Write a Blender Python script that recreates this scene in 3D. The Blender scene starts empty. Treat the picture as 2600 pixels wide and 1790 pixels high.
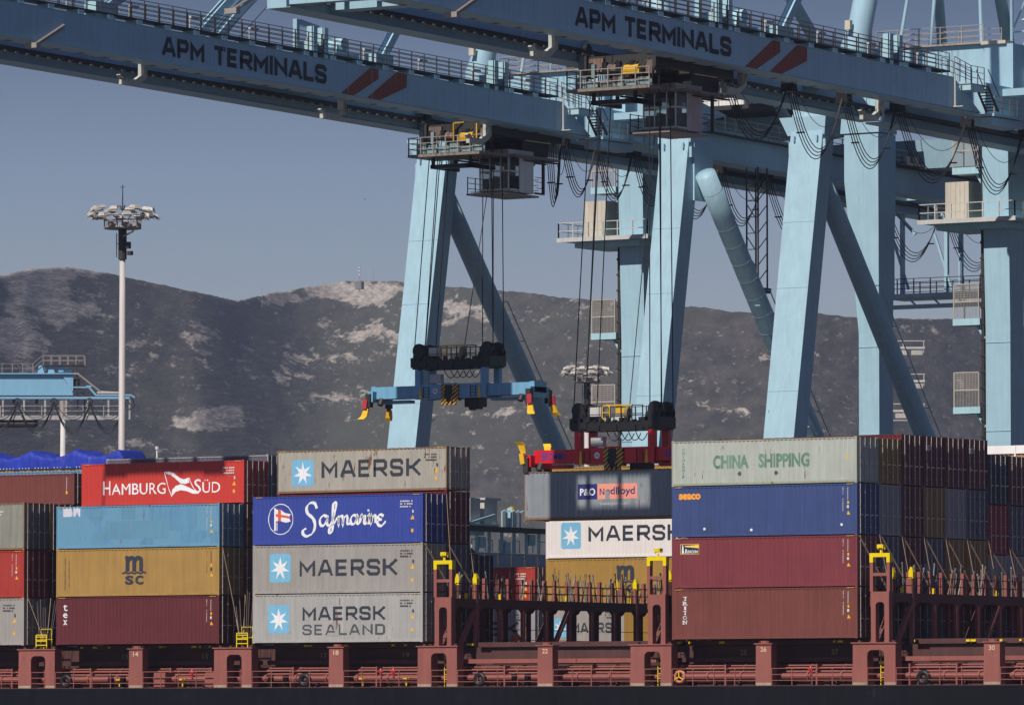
import bpy, bmesh, math, random
from mathutils import Vector, Matrix, Quaternion, noise
S = bpy.context.scene
COL = S.collection
R = math.radians
# ---------------------------------------------------------------- camera, sky, sun, exposure
cd = bpy.data.cameras.new("camera"); cam = bpy.data.objects.new("camera", cd); COL.objects.link(cam)
cam.location = (237.09, -309.72, -4.793)
cam.rotation_euler = (R(90 + 3.3137), 0, R(33.3725))
cd.sensor_width = 36; cd.lens = 225.57; cd.clip_start = 1; cd.clip_end = 40000
S.camera = cam
SUN_E, SUN_A = 45.7, 0.3
w = bpy.data.worlds.new("World"); S.world = w; w.use_nodes = True
nt = w.node_tree; bg = nt.nodes["Background"]
sky = nt.nodes.new("ShaderNodeTexSky"); sky.sky_type = 'NISHITA'; sky.sun_disc = False
sky.sun_elevation = R(SUN_E); sky.sun_rotation = R(180 + SUN_A)
sky.altitude = 0; sky.air_density = 1.0; sky.dust_density = 0.6; sky.ozone_density = 3.0
# the sky texture, tinted to the photograph's lavender blue and deepening from the horizon up
def wn(t, **k):
    q = nt.nodes.new(t)
    for a, b in k.items(): setattr(q, a, b)
    return q
tcw = wn('ShaderNodeTexCoord'); sx = wn('ShaderNodeSeparateXYZ'); nt.links.new(tcw.outputs['Generated'], sx.inputs[0])
rp = wn('ShaderNodeValToRGB'); nt.links.new(sx.outputs[2], rp.inputs[0])
SKY_STOPS = [(0.0, (1.22,1.08,1.16)), (.065, (1.12,1.03,1.15)), (.085, (.90,.88,1.06)), (.113, (.42,.44,.58)), (.30, (.38,.46,.80)), (1.0, (.36,.46,.86))]
while len(rp.color_ramp.elements) < len(SKY_STOPS): rp.color_ramp.elements.new(.5)
for e_, (p_, c_) in zip(rp.color_ramp.elements, SKY_STOPS): e_.position = p_; e_.color = c_ + (1,)
mw = wn('ShaderNodeMix', data_type='RGBA', blend_type='MULTIPLY'); mw.inputs[0].default_value = 1
nt.links.new(sky.outputs[0], mw.inputs[6]); nt.links.new(rp.outputs[0], mw.inputs[7]); nt.links.new(mw.outputs[2], bg.inputs[0]); bg.inputs[1].default_value = 0.06
sl = bpy.data.lights.new("sun", 'SUN'); sl.energy = 5.0; sl.angle = R(0.53); sl.color = (1.0, 0.93, 0.84)
so = bpy.data.objects.new("sun", sl); COL.objects.link(so)
sd = Vector((-math.sin(R(SUN_A)) * math.cos(R(SUN_E)), -math.cos(R(SUN_A)) * math.cos(R(SUN_E)), math.sin(R(SUN_E))))
so.rotation_euler = sd.to_track_quat('Z', 'Y').to_euler(); so.location = (0, -200, 220)
S.view_settings.view_transform = 'Standard'; S.view_settings.look = 'None'
S.view_settings.exposure = 0.0; S.view_settings.gamma = 1
S.render.engine = 'CYCLES'
S.cycles.volume_bounces = 0; S.cycles.max_bounces = 6; S.cycles.volume_max_steps = 64

# ---------------------------------------------------------------- helpers
class MB:
    def __init__(s): s.v = []; s.f = []
    def add(s, vs, fs):
        n = len(s.v); s.v += [tuple(p) for p in vs]; s.f += [tuple(i + n for i in f) for f in fs]; return s
    def box(s, x0, x1, y0, y1, z0, z1):
        return s.add([(x0,y0,z0),(x1,y0,z0),(x1,y1,z0),(x0,y1,z0),(x0,y0,z1),(x1,y0,z1),(x1,y1,z1),(x0,y1,z1)],
              [(0,3,2,1),(4,5,6,7),(0,1,5,4),(1,2,6,5),(2,3,7,6),(3,0,4,7)])
    def hexa(s, b, t):     # bottom quad, top quad (same winding, counter-clockwise from above)
        return s.add(list(b) + list(t), [(0,3,2,1),(4,5,6,7),(0,1,5,4),(1,2,6,5),(2,3,7,6),(3,0,4,7)])
    def beam(s, p, q, w, h=None, up=(0,0,1)):
        h = h or w; p = Vector(p); q = Vector(q); d = (q - p).normalized(); u = Vector(up)
        if abs(d.dot(u)) > .98: u = Vector((0,1,0))
        a = d.cross(u).normalized() * w / 2; b = a.cross(d).normalized() * h / 2
        return s.add([p-a-b, p+a-b, p+a+b, p-a+b, q-a-b, q+a-b, q+a+b, q-a+b],
              [(3,2,1,0),(4,5,6,7),(0,1,5,4),(1,2,6,5),(2,3,7,6),(3,0,4,7)])
    def tube(s, pts, r, n=8, caps=True):
        pts = [Vector(p) for p in pts]; m = len(pts)
        rr = r if isinstance(r, (list, tuple)) else [r] * m
        vs = []; u = None
        for i, p in enumerate(pts):
            d = (pts[min(i+1, m-1)] - pts[max(i-1, 0)]).normalized()
            if u is None:
                u = Vector((0,0,1)) if abs(d.z) < .9 else Vector((1,0,0))
            a = d.cross(u).normalized(); b = a.cross(d).normalized(); u = b
            vs += [p + (a * math.cos(2*math.pi*k/n) + b * math.sin(2*math.pi*k/n)) * rr[i] for k in range(n)]
        fs = [(i*n+k, i*n+(k+1) % n, (i+1)*n+(k+1) % n, (i+1)*n+k) for i in range(m-1) for k in range(n)]
        fs = [f[::-1] for f in fs]
        if caps: fs += [tuple(range(n)), tuple(range((m-1)*n, m*n))[::-1]]
        return s.add(vs, fs)
    def prism(s, poly, axis, a0, a1):   # poly in the two other axes
        n = len(poly)
        def mk(u, v, a): return (a,u,v) if axis == 'x' else (u,a,v) if axis == 'y' else (u,v,a)
        vs = [mk(u,v,a0) for u,v in poly] + [mk(u,v,a1) for u,v in poly]
        fs = [tuple(range(n))[::-1], tuple(range(n, 2*n))] + [(i,(i+1) % n,(i+1) % n+n,i+n) for i in range(n)]
        return s.add(vs, fs)
    def torus(s, c, R_, r, axis='y', n=20, m=8):
        vs = []; c = Vector(c)
        for i in range(n):
            a = 2*math.pi*i/n
            for k in range(m):
                b = 2*math.pi*k/m; q = R_ + r*math.cos(b); h = r*math.sin(b)
                u, v = q*math.cos(a), q*math.sin(a)
                vs.append(c + Vector((u,h,v) if axis == 'y' else (h,u,v) if axis == 'x' else (u,v,h)))
        return s.add(vs, [(i*m+k, ((i+1) % n)*m+k, ((i+1) % n)*m+(k+1) % m, i*m+(k+1) % m) for i in range(n) for k in range(m)])
    def mesh(s, name, smooth=False, fix=True):
        me = bpy.data.meshes.new(name); me.from_pydata(s.v, [], s.f); me.update()
        if fix:
            bm = bmesh.new(); bm.from_mesh(me); bmesh.ops.recalc_face_normals(bm, faces=bm.faces); bm.to_mesh(me); bm.free()
        if smooth: me.shade_smooth()
        return me

def tag(o, label=None, cat=None, group=None, kind=None):
    if label: o['label'] = label
    if cat: o['category'] = cat
    if group: o['group'] = group
    if kind: o['kind'] = kind
    return o
def T(name, label, cat, base=(0,0,0), frame=None, group=None, rz=0):
    o = bpy.data.objects.new(name, None); COL.objects.link(o); o.location = base; o.rotation_euler = (0,0,rz)
    o.empty_display_size = .3
    FR[o.name] = Vector(frame if frame is not None else base) - Vector(base)
    return tag(o, label, cat, group)
FR = {}
def obj(name, mb, mat, parent=None, smooth=False):
    me = mb if isinstance(mb, bpy.types.Mesh) else mb.mesh(name, smooth)
    o = bpy.data.objects.new(name, me); COL.objects.link(o)
    if not len(me.materials): me.materials.append(None)
    o.material_slots[0].link = 'OBJECT'; o.material_slots[0].material = mat
    if parent is not None:
        o.parent = parent
        if parent.name in FR: o.location = FR[parent.name]
    return o
def pieces(name, m, mat, parent):
    """every separate piece of a shape list as a part of its own"""
    p = list(range(len(m.v)))
    def find(i):
        while p[i] != i: p[i] = p[p[i]]; i = p[i]
        return i
    for f in m.f:
        for q in f[1:]: p[find(q)] = find(f[0])
    g = {}
    for f in m.f: g.setdefault(find(f[0]), []).append(f)
    for fs in g.values():
        ids = sorted({i for f in fs for i in f}); k = {i: n for n, i in enumerate(ids)}; q = MB(); q.v = [m.v[i] for i in ids]; q.f = [tuple(k[i] for i in f) for f in fs]
        obj(name, q, mat, parent)
def copy_tree(o, parent=None):
    c = o.copy(); COL.objects.link(c); c.parent = parent
    for ch in list(KIDS.get(o.name, [])): copy_tree(ch, c)
    return c
KIDS = {}
def reg():
    KIDS.clear()
    for o in S.objects:
        if o.parent: KIDS.setdefault(o.parent.name, []).append(o)

# ---------------------------------------------------------------- materials
def srgb(r, g, b):
    f = lambda c: (c/12.92 if c <= .04045 else ((c+.055)/1.055)**2.4)
    return (f(r/255), f(g/255), f(b/255), 1)
MATS = {}
def paint(name, col, rough=.55, rust=0.0, dirt=.25, spec=.35, metal=0.0, scale=1.0, streak=0.5, rustcol=(.16,.06,.025,1), fade=None):
    if name in MATS: return MATS[name]
    m = bpy.data.materials.new(name); m.use_nodes = True; n = m.node_tree; N = n.nodes; L_ = n.links.new
    bs = N["Principled BSDF"]; bs.inputs['Roughness'].default_value = rough; bs.inputs['Metallic'].default_value = metal
    bs.inputs['Specular IOR Level'].default_value = spec
    col = tuple(col) if len(col) == 4 else tuple(col) + (1,)
    tc = N.new('ShaderNodeTexCoord'); oi = N.new('ShaderNodeObjectInfo')
    off = N.new('ShaderNodeVectorMath'); off.operation = 'MULTIPLY_ADD'
    L_(oi.outputs['Random'], off.inputs[0]); off.inputs[1].default_value = (37.7, 91.3, 17.1); L_(tc.outputs['Object'], off.inputs[2])
    # broad weathering
    n1 = N.new('ShaderNodeTexNoise'); n1.inputs['Scale'].default_value = .55*scale; n1.inputs['Detail'].default_value = 6; n1.inputs['Roughness'].default_value = .65
    L_(off.outputs[0], n1.inputs['Vector'])
    # vertical streaks
    mp = N.new('ShaderNodeMapping'); mp.inputs['Scale'].default_value = (2.6*scale, 2.6*scale, .16*scale); L_(off.outputs[0], mp.inputs[0])
    n2 = N.new('ShaderNodeTexNoise'); n2.inputs['Scale'].default_value = 1.6; n2.inputs['Detail'].default_value = 5; L_(mp.outputs[0], n2.inputs['Vector'])
    mx = N.new('ShaderNodeMix'); mx.data_type = 'FLOAT'; mx.inputs[0].default_value = streak; L_(n1.outputs[0], mx.inputs[2]); L_(n2.outputs[0], mx.inputs[3])
    mr = N.new('ShaderNodeMapRange'); mr.inputs[1].default_value = .3; mr.inputs[2].default_value = .7
    mr.inputs[3].default_value = 1 - dirt; mr.inputs[4].default_value = 1 + dirt*.5; L_(mx.outputs[0], mr.inputs[0])
    sc = N.new('ShaderNodeVectorMath'); sc.operation = 'SCALE'; sc.inputs[0].default_value = col[:3]; L_(mr.outputs[0], sc.inputs['Scale'])
    out = sc.outputs[0]
    if fade:      # large faded/overpainted blotches of another colour
        n4 = N.new('ShaderNodeTexVoronoi'); n4.inputs['Scale'].default_value = .55; n4.distance = 'CHEBYCHEV'; L_(off.outputs[0], n4.inputs['Vector'])
        r4 = N.new('ShaderNodeMapRange'); r4.inputs[1].default_value = .62; r4.inputs[2].default_value = .63; L_(n4.outputs['Color'], r4.inputs[0])
        m4 = N.new('ShaderNodeMix'); m4.data_type = 'RGBA'; L_(r4.outputs[0], m4.inputs[0]); L_(out, m4.inputs[6]); m4.inputs[7].default_value = fade; out = m4.outputs[2]
    if rust > 0:
        mp3 = N.new('ShaderNodeMapping'); mp3.inputs['Scale'].default_value = (5*scale, 5*scale, .7*scale); L_(off.outputs[0], mp3.inputs[0])
        n3 = N.new('ShaderNodeTexNoise'); n3.inputs['Scale'].default_value = 1.3; n3.inputs['Detail'].default_value = 7; n3.inputs['Roughness'].default_value = .7; L_(mp3.outputs[0], n3.inputs['Vector'])
        a = N.new('ShaderNodeMath'); a.operation = 'MULTIPLY'; L_(n3.outputs[0], a.inputs[0]); L_(n1.outputs[0], a.inputs[1])
        r3 = N.new('ShaderNodeMapRange'); t = .44 - .2*rust; r3.inputs[1].default_value = t; r3.inputs[2].default_value = t + .06; L_(a.outputs[0], r3.inputs[0])
        m3 = N.new('ShaderNodeMix'); m3.data_type = 'RGBA'; L_(r3.outputs[0], m3.inputs[0]); L_(out, m3.inputs[6]); m3.inputs[7].default_value = rustcol; out = m3.outputs[2]
    L_(out, bs.inputs['Base Color']); MATS[name] = m
    return m
def flat(name, col, rough=.5, metal=0, spec=.4): return paint(name, col, rough, 0, .12, spec, metal)

CB = paint('crane_blue', (.32,.49,.58), .5, .30, .16, .35, rustcol=(.22,.17,.13,1))
CBD = paint('crane_blue_bracket', (.36,.56,.62), .5, .25, .2)
GALV = paint('galvanised_steel', (.34,.30,.27), .55, .35, .25, .4, .2)
RAILM = paint('rail_steel', (.20,.16,.14), .6, .4, .25)
DARK = paint('grimy_machinery', (.035,.032,.032), .6, .35, .3)
BLACK = paint('black_grease', (.012,.012,.014), .5, .1, .3)
ROPE = flat('wire_rope', (.012,.012,.015), .6)
CABLE = flat('rubber_cable', (.015,.015,.018), .6)
GREYW = paint('offwhite_panel', (.50,.49,.47), .5, .25, .2)
WHITE = paint('white_house', (.72,.72,.70), .5, .1, .12)
YEL = paint('safety_yellow', (.62,.36,.02), .45, .15, .2)
YELB = paint('ship_yellow', (.75,.56,.0), .45, .05, .12)
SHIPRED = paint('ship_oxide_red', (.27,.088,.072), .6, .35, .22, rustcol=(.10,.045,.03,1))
SHIPDK = paint('ship_shadow_red', (.085,.034,.032), .65, .3, .3)  # darker oxide red, shade under the containers put into the colour
HULL = paint('hull_black', (.006,.006,.010), .6, .35, .6, .15, rustcol=(.03,.026,.03,1))
DECKR = paint('deck_red', (.12,.05,.045), .8, .3, .3)
GLASS = flat('cab_glass', (.02,.025,.03), .06, 0, .8)
LETTER = flat('dark_lettering', (.014,.015,.022), .6)
WLET = flat('white_lettering', (.78,.78,.78), .6)
# ---------------------------------------------------------------- lettering (2D meshes: verts (u,v), faces)
GL = {
 'M': (1.12, [[(0,0),(0,1),(.5,.3),(1,1),(1,0)]]), 'A': (1.05, [[(0,0),(.40,1),(.60,1),(1,0)], [(.14,.27),(.86,.27)]]),
 'E': (.86, [[(1,1),(0,1),(0,0),(1,0)], [(0,.5),(.92,.5)]]), 'R': (.95, [[(0,0),(0,1),(.84,1),(1,.86),(1,.58),(.84,.44),(0,.44)], [(.5,.44),(1,0)]]),
 'S': (.92, [[(1,.72),(1,.88),(.86,1),(.14,1),(0,.87),(0,.64),(.14,.53),(.86,.47),(1,.36),(1,.13),(.86,0),(.14,0),(0,.13),(0,.28)]]),
 'K': (.98, [[(0,0),(0,1)], [(1,1),(.42,.52),(1,0)], [(0,.52),(.42,.52)]]), 'L': (.8, [[(0,1),(0,0),(1,0)]]),
 'N': (1.0, [[(0,0),(0,1),(1,0),(1,1)]]), 'D': (.95, [[(0,0),(0,1),(.82,1),(1,.84),(1,.16),(.82,0),(0,0)]]),
 'P': (.9, [[(0,0),(0,1),(.84,1),(1,.86),(1,.56),(.84,.42),(0,.42)]]), 'T': (.85, [[(0,1),(1,1)], [(.5,1),(.5,0)]]), 'I': (.0, [[(.5,0),(.5,1)]]),
 'O': (.95, [[(.5,1),(.85,1),(1,.85),(1,.15),(.85,0),(.15,0),(0,.15),(0,.85),(.15,1),(.5,1)]]), ' ': (.45, [])}
def ribbon(pts, t, ext=0.0, pen=None):
    pts = [Vector(p).to_2d() for p in pts]; n = len(pts); closed = (pts[0] - pts[-1]).length < 1e-6
    if closed: pts = pts[:-1]; n -= 1
    elif ext:
        pts[0] = pts[0] + (pts[0] - pts[1]).normalized() * ext; pts[-1] = pts[-1] + (pts[-1] - pts[-2]).normalized() * ext
    L_, R_ = [], []
    for i in range(n):
        a = pts[i] - pts[i-1] if (i > 0 or closed) else None; b = pts[(i+1) % n] - pts[i] if (i < n-1 or closed) else None
        if a is None: a = b
        if b is None: b = a
        a = a.normalized(); b = b.normalized(); m = a + b
        if m.length < .05: m = b
        m.normalize(); nn = Vector((-m.y, m.x)); k = min(1 / max(abs(m.dot(a)), .2), 2.6)
        if pen is not None: k *= .5 + .85*abs(math.sin(math.atan2(m.y, m.x) - pen))
        L_.append(pts[i] + nn * t/2 * k); R_.append(pts[i] - nn * t/2 * k)
    vs = L_ + R_; q = n if closed else n - 1
    return vs, [(i, i+n, (i+1) % n + n, (i+1) % n) for i in range(q)]
def stroke_text(s, w, h, t=.17, gap=.2, shapes=None):
    """block letters; returns list of (verts, faces) layers scaled to w x h"""
    lay = []; x = 0
    for ch in s:
        gw, strokes = GL[ch]
        bw = max(gw - t, 0)
        for st in strokes:
            pts = [(x + t/2 + u*bw, t/2 + v*(1-t)) for u, v in st]
            lay.append(ribbon(pts, t, t*.5 if ch in 'AKMN' or (ch == 'R' and len(st) == 2) else (t/2 if (ch in 'ITPR' and len(st) != 2) or ch in 'ITL' else 0)))
        x += (gw if ch != 'I' else t) + gap
    W = x - gap
    return [([(p[0]*w/W, p[1]*h) for p in v], f) for v, f in lay], h
def bfont(s, w, h, bold=0.0, shear=0.0):
    cu = bpy.data.curves.new('t', 'FONT'); cu.body = s; cu.dimensions = '2D'; cu.fill_mode = 'FRONT'; cu.offset = bold; cu.resolution_u = 3; cu.shear = shear
    o = bpy.data.objects.new('t', cu); COL.objects.link(o)
    dg = bpy.context.evaluated_depsgraph_get(); me = bpy.data.meshes.new_from_object(o.evaluated_get(dg))
    vs = [v.co.to_2d() for v in me.vertices]; fs = [tuple(p.vertices) for p in me.polygons]
    bpy.data.objects.remove(o); bpy.data.curves.remove(cu); bpy.data.meshes.remove(me)
    x0 = min(v.x for v in vs); x1 = max(v.x for v in vs); y0 = min(v.y for v in vs); y1 = max(v.y for v in vs)
    return [([((v.x-x0)/(x1-x0)*w, (v.y-y0)/(y1-y0)*h) for v in vs], fs)]
def rect(w, h, x=0, y=0): return [([(x,y),(x+w,y),(x+w,y+h),(x,y+h)], [(0,1,2,3)])]
def poly(pts): return [(list(pts), [tuple(range(len(pts)))])]
def strip(outer, inner):
    n = len(outer); return [(list(outer) + list(inner), [(i, (i+1) % n, (i+1) % n + n, i+n) for i in range(n)])]
def rrect(w, h, r, n=4):
    pts = []
    for cx, cy, a in ((w-r,r,-90),(w-r,h-r,0),(r,h-r,90),(r,r,180)):
        pts += [(cx + r*math.cos(R(a+90*i/n)), cy + r*math.sin(R(a+90*i/n))) for i in range(n+1)]
    return poly(pts)
def star(cx, cy, ro, ri, n=7):
    pts = []
    for i in range(2*n):
        a = math.pi/2 + math.pi*i/n; r = ro if i % 2 == 0 else ri
        pts.append((cx + r*math.cos(a), cy + r*math.sin(a)))
    vs = [(cx, cy)] + pts; m = 2*n
    return [(vs, [(0, 1+i, 1+(i+1) % m) for i in range(m)])]
def shift(lay, dx, dy, sx=1, sy=1): return [([(x*sx+dx, y*sy+dy) for x, y in v], f) for v, f in lay]
def curve_strokes(strokes, t, sub=6, pen=None):
    out = []
    for st in strokes:
        P = [Vector(p).to_2d() for p in st]; pts = []
        for i in range(len(P)-1):
            p0 = P[max(i-1,0)]; p1 = P[i]; p2 = P[i+1]; p3 = P[min(i+2, len(P)-1)]
            for k in range(sub):
                u = k/sub; pts.append(.5*((2*p1) + (p2-p0)*u + (2*p0-5*p1+4*p2-p3)*u*u + (3*p1-p0-3*p2+p3)*u**3))
        pts.append(P[-1]); out.append(ribbon(pts, t, 0, pen))
    return out

# ---------------------------------------------------------------- corrugation profile of a container side wall
PITCH, CX0 = .278, .16
def prof(x, L):
    if x < CX0 or x > L - CX0: return .012
    u = (x - CX0) % PITCH
    if u < .072: return .012
    if u < .140: return .012 + (u-.072)/.068*.036
    if u < .210: return .048
    return .048 - (u-.210)/.068*.036
def breaks(L):
    xs = [0.07]; x = CX0
    while x < L - CX0 - .05:
        for d in (0, .072, .140, .210): xs.append(x + d)
        x += PITCH
    xs.append(L - .07)
    return [q for q in xs if q <= L - .07]
def decal_mesh(name, lay, wall, L=12.192, base=0.0, smallgap=.0016):
    """2D layers -> mesh lying on a wall. wall 'side' = corrugated -Y side, 'x' = +X plane, 'y' = flat -Y plane"""
    bm = bmesh.new()
    for li, (vs, fs) in enumerate(lay):
        vv = [bm.verts.new((p[0], li * smallgap, p[1])) for p in vs]
        for f in fs:
            try: bm.faces.new([vv[i] for i in f])
            except ValueError: pass
    if wall == 'side':
        x0 = min(v.co.x for v in bm.verts); x1 = max(v.co.x for v in bm.verts)
        for b in breaks(L):
            if x0 < b < x1:
                bmesh.ops.bisect_plane(bm, geom=bm.verts[:] + bm.edges[:] + bm.faces[:], plane_co=(b,0,0), plane_no=(1,0,0), dist=1e-5)
        for v in bm.verts: v.co.y = prof(v.co.x, L) - .004 - base - v.co.y
    elif wall == 'y':
        for v in bm.verts: v.co.y = -.004 - base - v.co.y
    else:
        for v in bm.verts: v.co = Vector((.004 + base + v.co.y, v.co.x, v.co.z))
    me = bpy.data.meshes.new(name); bm.to_mesh(me); bm.free()
    # face the viewer side
    want = Vector((0,-1,0)) if wall != 'x' else Vector((1,0,0))
    bm = bmesh.new(); bm.from_mesh(me)
    for f in bm.faces:
        f.normal_update()
        if f.normal.dot(want) < 0: f.normal_flip()
    bm.to_mesh(me); bm.free()
    return me
def decal(name, parent, lay, mat, wall='side', x=0, z=0, L=12.192, base=0.0, at=None):
    me = decal_mesh(name, shift(lay, x, z), wall, L, base)
    o = obj(name, me, mat, parent)
    if at is not None: o.location = at
    return o

# ---------------------------------------------------------------- containers
CM = {}
def cont_meshes(L, H):
    k = (round(L,2), round(H,2))
    if k in CM: return CM[k]
    W = 2.438; xs = breaks(L); b = MB(); zb, zt = .16, H - .1
    # corrugated long sides (sheet + top/bottom closing lips)
    for side in (0, 1):
        yy = [prof(x+1e-6, L) if side == 0 else W - prof(x+1e-6, L) for x in xs]
        n = len(xs); vs = [(x, y, zb) for x, y in zip(xs, yy)] + [(x, y, zt) for x, y in zip(xs, yy)]
        b.add(vs, [(i, i+1, i+1+n, i+n) for i in range(n-1)])
    # far end (-X), corrugated
    ys = []; y = .16
    while y < W - .16: ys += [y, y+.07, y+.125, y+.195]; y += .25
    ys = [.07] + [q for q in ys if q < W-.07] + [W-.07]; ex = [.012 if (i % 4) in (0,1) else .05 for i in range(len(ys))]
    n = len(ys); b.add([(e, y, zb) for e, y in zip(ex, ys)] + [(e, y, zt) for e, y in zip(ex, ys)], [(i, i+1, i+1+n, i+n) for i in range(n-1)])
    # roof with shallow cross corrugations, floor
    rx = [.1 + (L-.2)*i/44 for i in range(45)]
    b.add([(x, yy, H - .02 - (.018 if i % 2 else 0)) for yy in (.05, W-.05) for i, x in enumerate(rx)], [(i, i+1, i+46, i+45) for i in range(44)])
    b.box(.05, L-.08, .05, W-.05, .12, .18)
    body = b.mesh('wall')
    f = MB(); p = .07
    for x in (0, L-p):
        for y in (0, W-p): f.box(x, x+p, y, y+p, .118, H-.118)
    for y0, y1 in ((.002,.062),(W-.062,W-.002)):
        f.box(p, L-p, y0, y1, H-.1, H-.035); f.box(p, L-p, y0, y1, .03, .16)
    for x0, x1 in ((.002,.06),(L-.06,L-.002)):
        f.box(x0, x1, p, W-p, H-.12, H-.03); f.box(x0, x1, p, W-p, .03, .16)
    for x in (-.002, L-.176):
        for y in (-.002, W-.16):
            for z in (0, H-.118): f.box(x, x+.178, y, y+.162, z, z+.118)
    # corner casting slots (dark holes) as recess rims
    frame = f.mesh('frame')
    doors = []; bars = []
    for k in (0, 1):
        y0 = .075 + k*1.147; y1 = y0 + 1.14; d = MB(); x = L - .045
        zz = [.165, .30]; nseg = 4; hh = (H - .125 - .165 - .27)/nseg
        d.add([(x, y0, .165), (x, y1, .165), (x, y1, H-.125), (x, y0, H-.125)], [(0,1,2,3)])
        for i in range(5):          # raised flat bands of the pressed door leaf
            z = .17 + (H-.125-.30)*i/4.0
            d.box(x+.001, x+.022, y0+.03, y1-.03, z, z+.13)
        for yy in (y0, y1-.05): d.box(x+.002, x+.026, yy, yy+.05, .166, H-.126)
        doors.append(d.mesh('door'))
        for yb in (y0+.26, y0+.80):
            g = MB(); g.tube([(L+.018, yb, .06), (L+.018, yb, H-.04)], .021, 6)
            for z in (.4, 1.0, H*.55, H-.45): g.box(L-.018, L+.034, yb-.045, yb+.045, z, z+.07)
            g.beam((L+.03, yb, 1.12), (L+.05, yb+.3, 1.10), .03, .045)
            bars.append(g.mesh('locking_bar'))
    CM[k] = (body, frame, doors, bars)
    return CM[k]
BAR = paint('bar_steel', (.50,.46,.42), .45, .3, .3, .4, .1)
HZ = flat('height_stripe_yellow', (.75,.52,.05))
CBASE = {}
def container(name, label, x, y, z, H=2.896, mat=None, L=12.192, door=True, framemat=None, group='shipping containers stacked on the ship', marks=None, barmat=None):
    t = T(name, label, 'container', (x, y, z), (x, y, z), group)
    FR[t.name] = Vector((0,0,0))
    body, frame, doors, bars = cont_meshes(L, H)
    obj('wall', body, mat, t); obj('frame', frame, framemat or mat, t)
    if door:
        for k in (0, 1):
            d = obj('door', doors[k], mat, t)
            for q in (0, 1): obj('locking_bar', bars[2*k+q], barmat or BAR, d)
    if marks: side_marks(t, L, H, *marks)
    return t
random.seed(5)
MK = {}
YTRI = flat('warning_yellow', (.80,.42,.02)); WMARK = flat('marking_white', (.62,.60,.58)); DMARK = flat('marking_dark', (.06,.06,.07))
def side_marks(t, L, H, kind, col='w', stripes=True):
    """unreadable number rows, warning triangle and plates near the right end of the long side"""
    key = (L, H, kind, col)
    if key not in MK:
        lay = []; yl = []; rnd = random.Random(hash(kind) % 997 + int(H*10))
        if kind == 'v':                     # vertical rows
            z = H - .32
            for i in range(12):
                if i in (4,): z -= .1; continue
                lay += rect(.055, .07 if rnd.random() > .3 else .045, L-.95, z - i*.105)
            for i in range(7): lay += rect(.05, .06, L-.62, H-.34 - i*.1)
            lay += rect(.13, .16, L-.66, H-1.42)
            yl += rect(.11, .16, L-.65, H-1.18); yl += poly([(L-.69, H-1.78), (L-.47, H-1.78), (L-.58, H-1.56)])
        elif kind == 'h':                   # three short horizontal rows
            for r in range(3):
                for i in range(9 if r != 1 else 8):
                    if rnd.random() > .12: lay += rect(.075, .085, L-1.62 + i*.1 + (.1 if i > 3 and r == 1 else 0), H-.5 - r*.16)
            lay += rect(.13, .17, L-.75, H-1.15)
            yl += poly([(L-.88, H-1.52), (L-.60, H-1.52), (L-.74, H-1.26)]); yl += rect(.13, .2, L-.83, .62)
        else:
            for i in range(8): lay += rect(.05, .06, L-.62, H-.34 - i*.1)
            yl += rect(.14, .2, L-.68, H-1.3)
        if stripes:
            for i in range(5): yl += poly([(L-.72+i*.1, H-.085), (L-.67+i*.1, H-.085), (L-.62+i*.1, H-.045), (L-.67+i*.1, H-.045)]); yl += poly([(.2+i*.1, H-.085), (.25+i*.1, H-.085), (.3+i*.1, H-.045), (.25+i*.1, H-.045)])
        st = [l for l in yl if max(p[1] for p in l[0]) > H-.1]; yl = [l for l in yl if l not in st]
        MK[key] = (decal_mesh('marking', lay, 'side', L), decal_mesh('warning_label', yl, 'side', L), decal_mesh('height_stripe', st, 'y', L) if st else None)
    a, b, c = MK[key]
    obj('marking', a, WMARK if col == 'w' else DMARK, t); obj('warning_label', b, YTRI, t)
    if c: obj('height_stripe', c, HZ, t)
BAY = 14.655; HC, ST = 2.896, 2.591
BX = lambda k: k*BAY
def cp(name, rgb, rust=.3, dirt=.22, k_=.72, **k): return paint(name, [c*k_ for c in srgb(*rgb)[:3]], .5, rust, dirt, **k)
C_TEX = cp('maroon_paint', (128,58,62), .12, k_=.52); C_MSC = cp('ochre_paint', (208,165,92), .1, k_=.58); C_LBLUE = cp('faded_light_blue_paint', (112,165,200), .5, .2, fade=srgb(100,145,172))
C_HAM = cp('bright_red_paint', (205,62,52), .1, .14, k_=.85); C_MGREY = cp('silver_grey_paint', (178,172,166), .3); C_MRUST = cp('rust_streaked_grey_paint', (190,184,168), .62)
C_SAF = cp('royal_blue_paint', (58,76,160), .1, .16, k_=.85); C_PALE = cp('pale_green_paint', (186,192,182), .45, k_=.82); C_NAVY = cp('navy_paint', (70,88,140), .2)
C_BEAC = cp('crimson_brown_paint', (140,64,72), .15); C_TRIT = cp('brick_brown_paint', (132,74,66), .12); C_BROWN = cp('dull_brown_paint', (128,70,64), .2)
C_DMAR = cp('dark_maroon_paint', (118,40,46), .25); C_GREYB = cp('slate_grey_paint', (98,104,120), .3); C_OLIVE = cp('mustard_and_shaded_ochre', (168,130,62), .35)
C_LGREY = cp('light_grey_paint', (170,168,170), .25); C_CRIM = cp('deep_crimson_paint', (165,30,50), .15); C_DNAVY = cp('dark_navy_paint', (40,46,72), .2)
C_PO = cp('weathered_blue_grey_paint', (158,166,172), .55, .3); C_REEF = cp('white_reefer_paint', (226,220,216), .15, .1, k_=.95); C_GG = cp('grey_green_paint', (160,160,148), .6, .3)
C_RED2 = cp('orange_red_paint', (188,66,56), .15); C_YEL2 = cp('yellow_ochre_paint', (200,158,80), .1, k_=.62); C_RUSTF = cp('rusty_corner_post', (150,118,88), .6)
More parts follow.
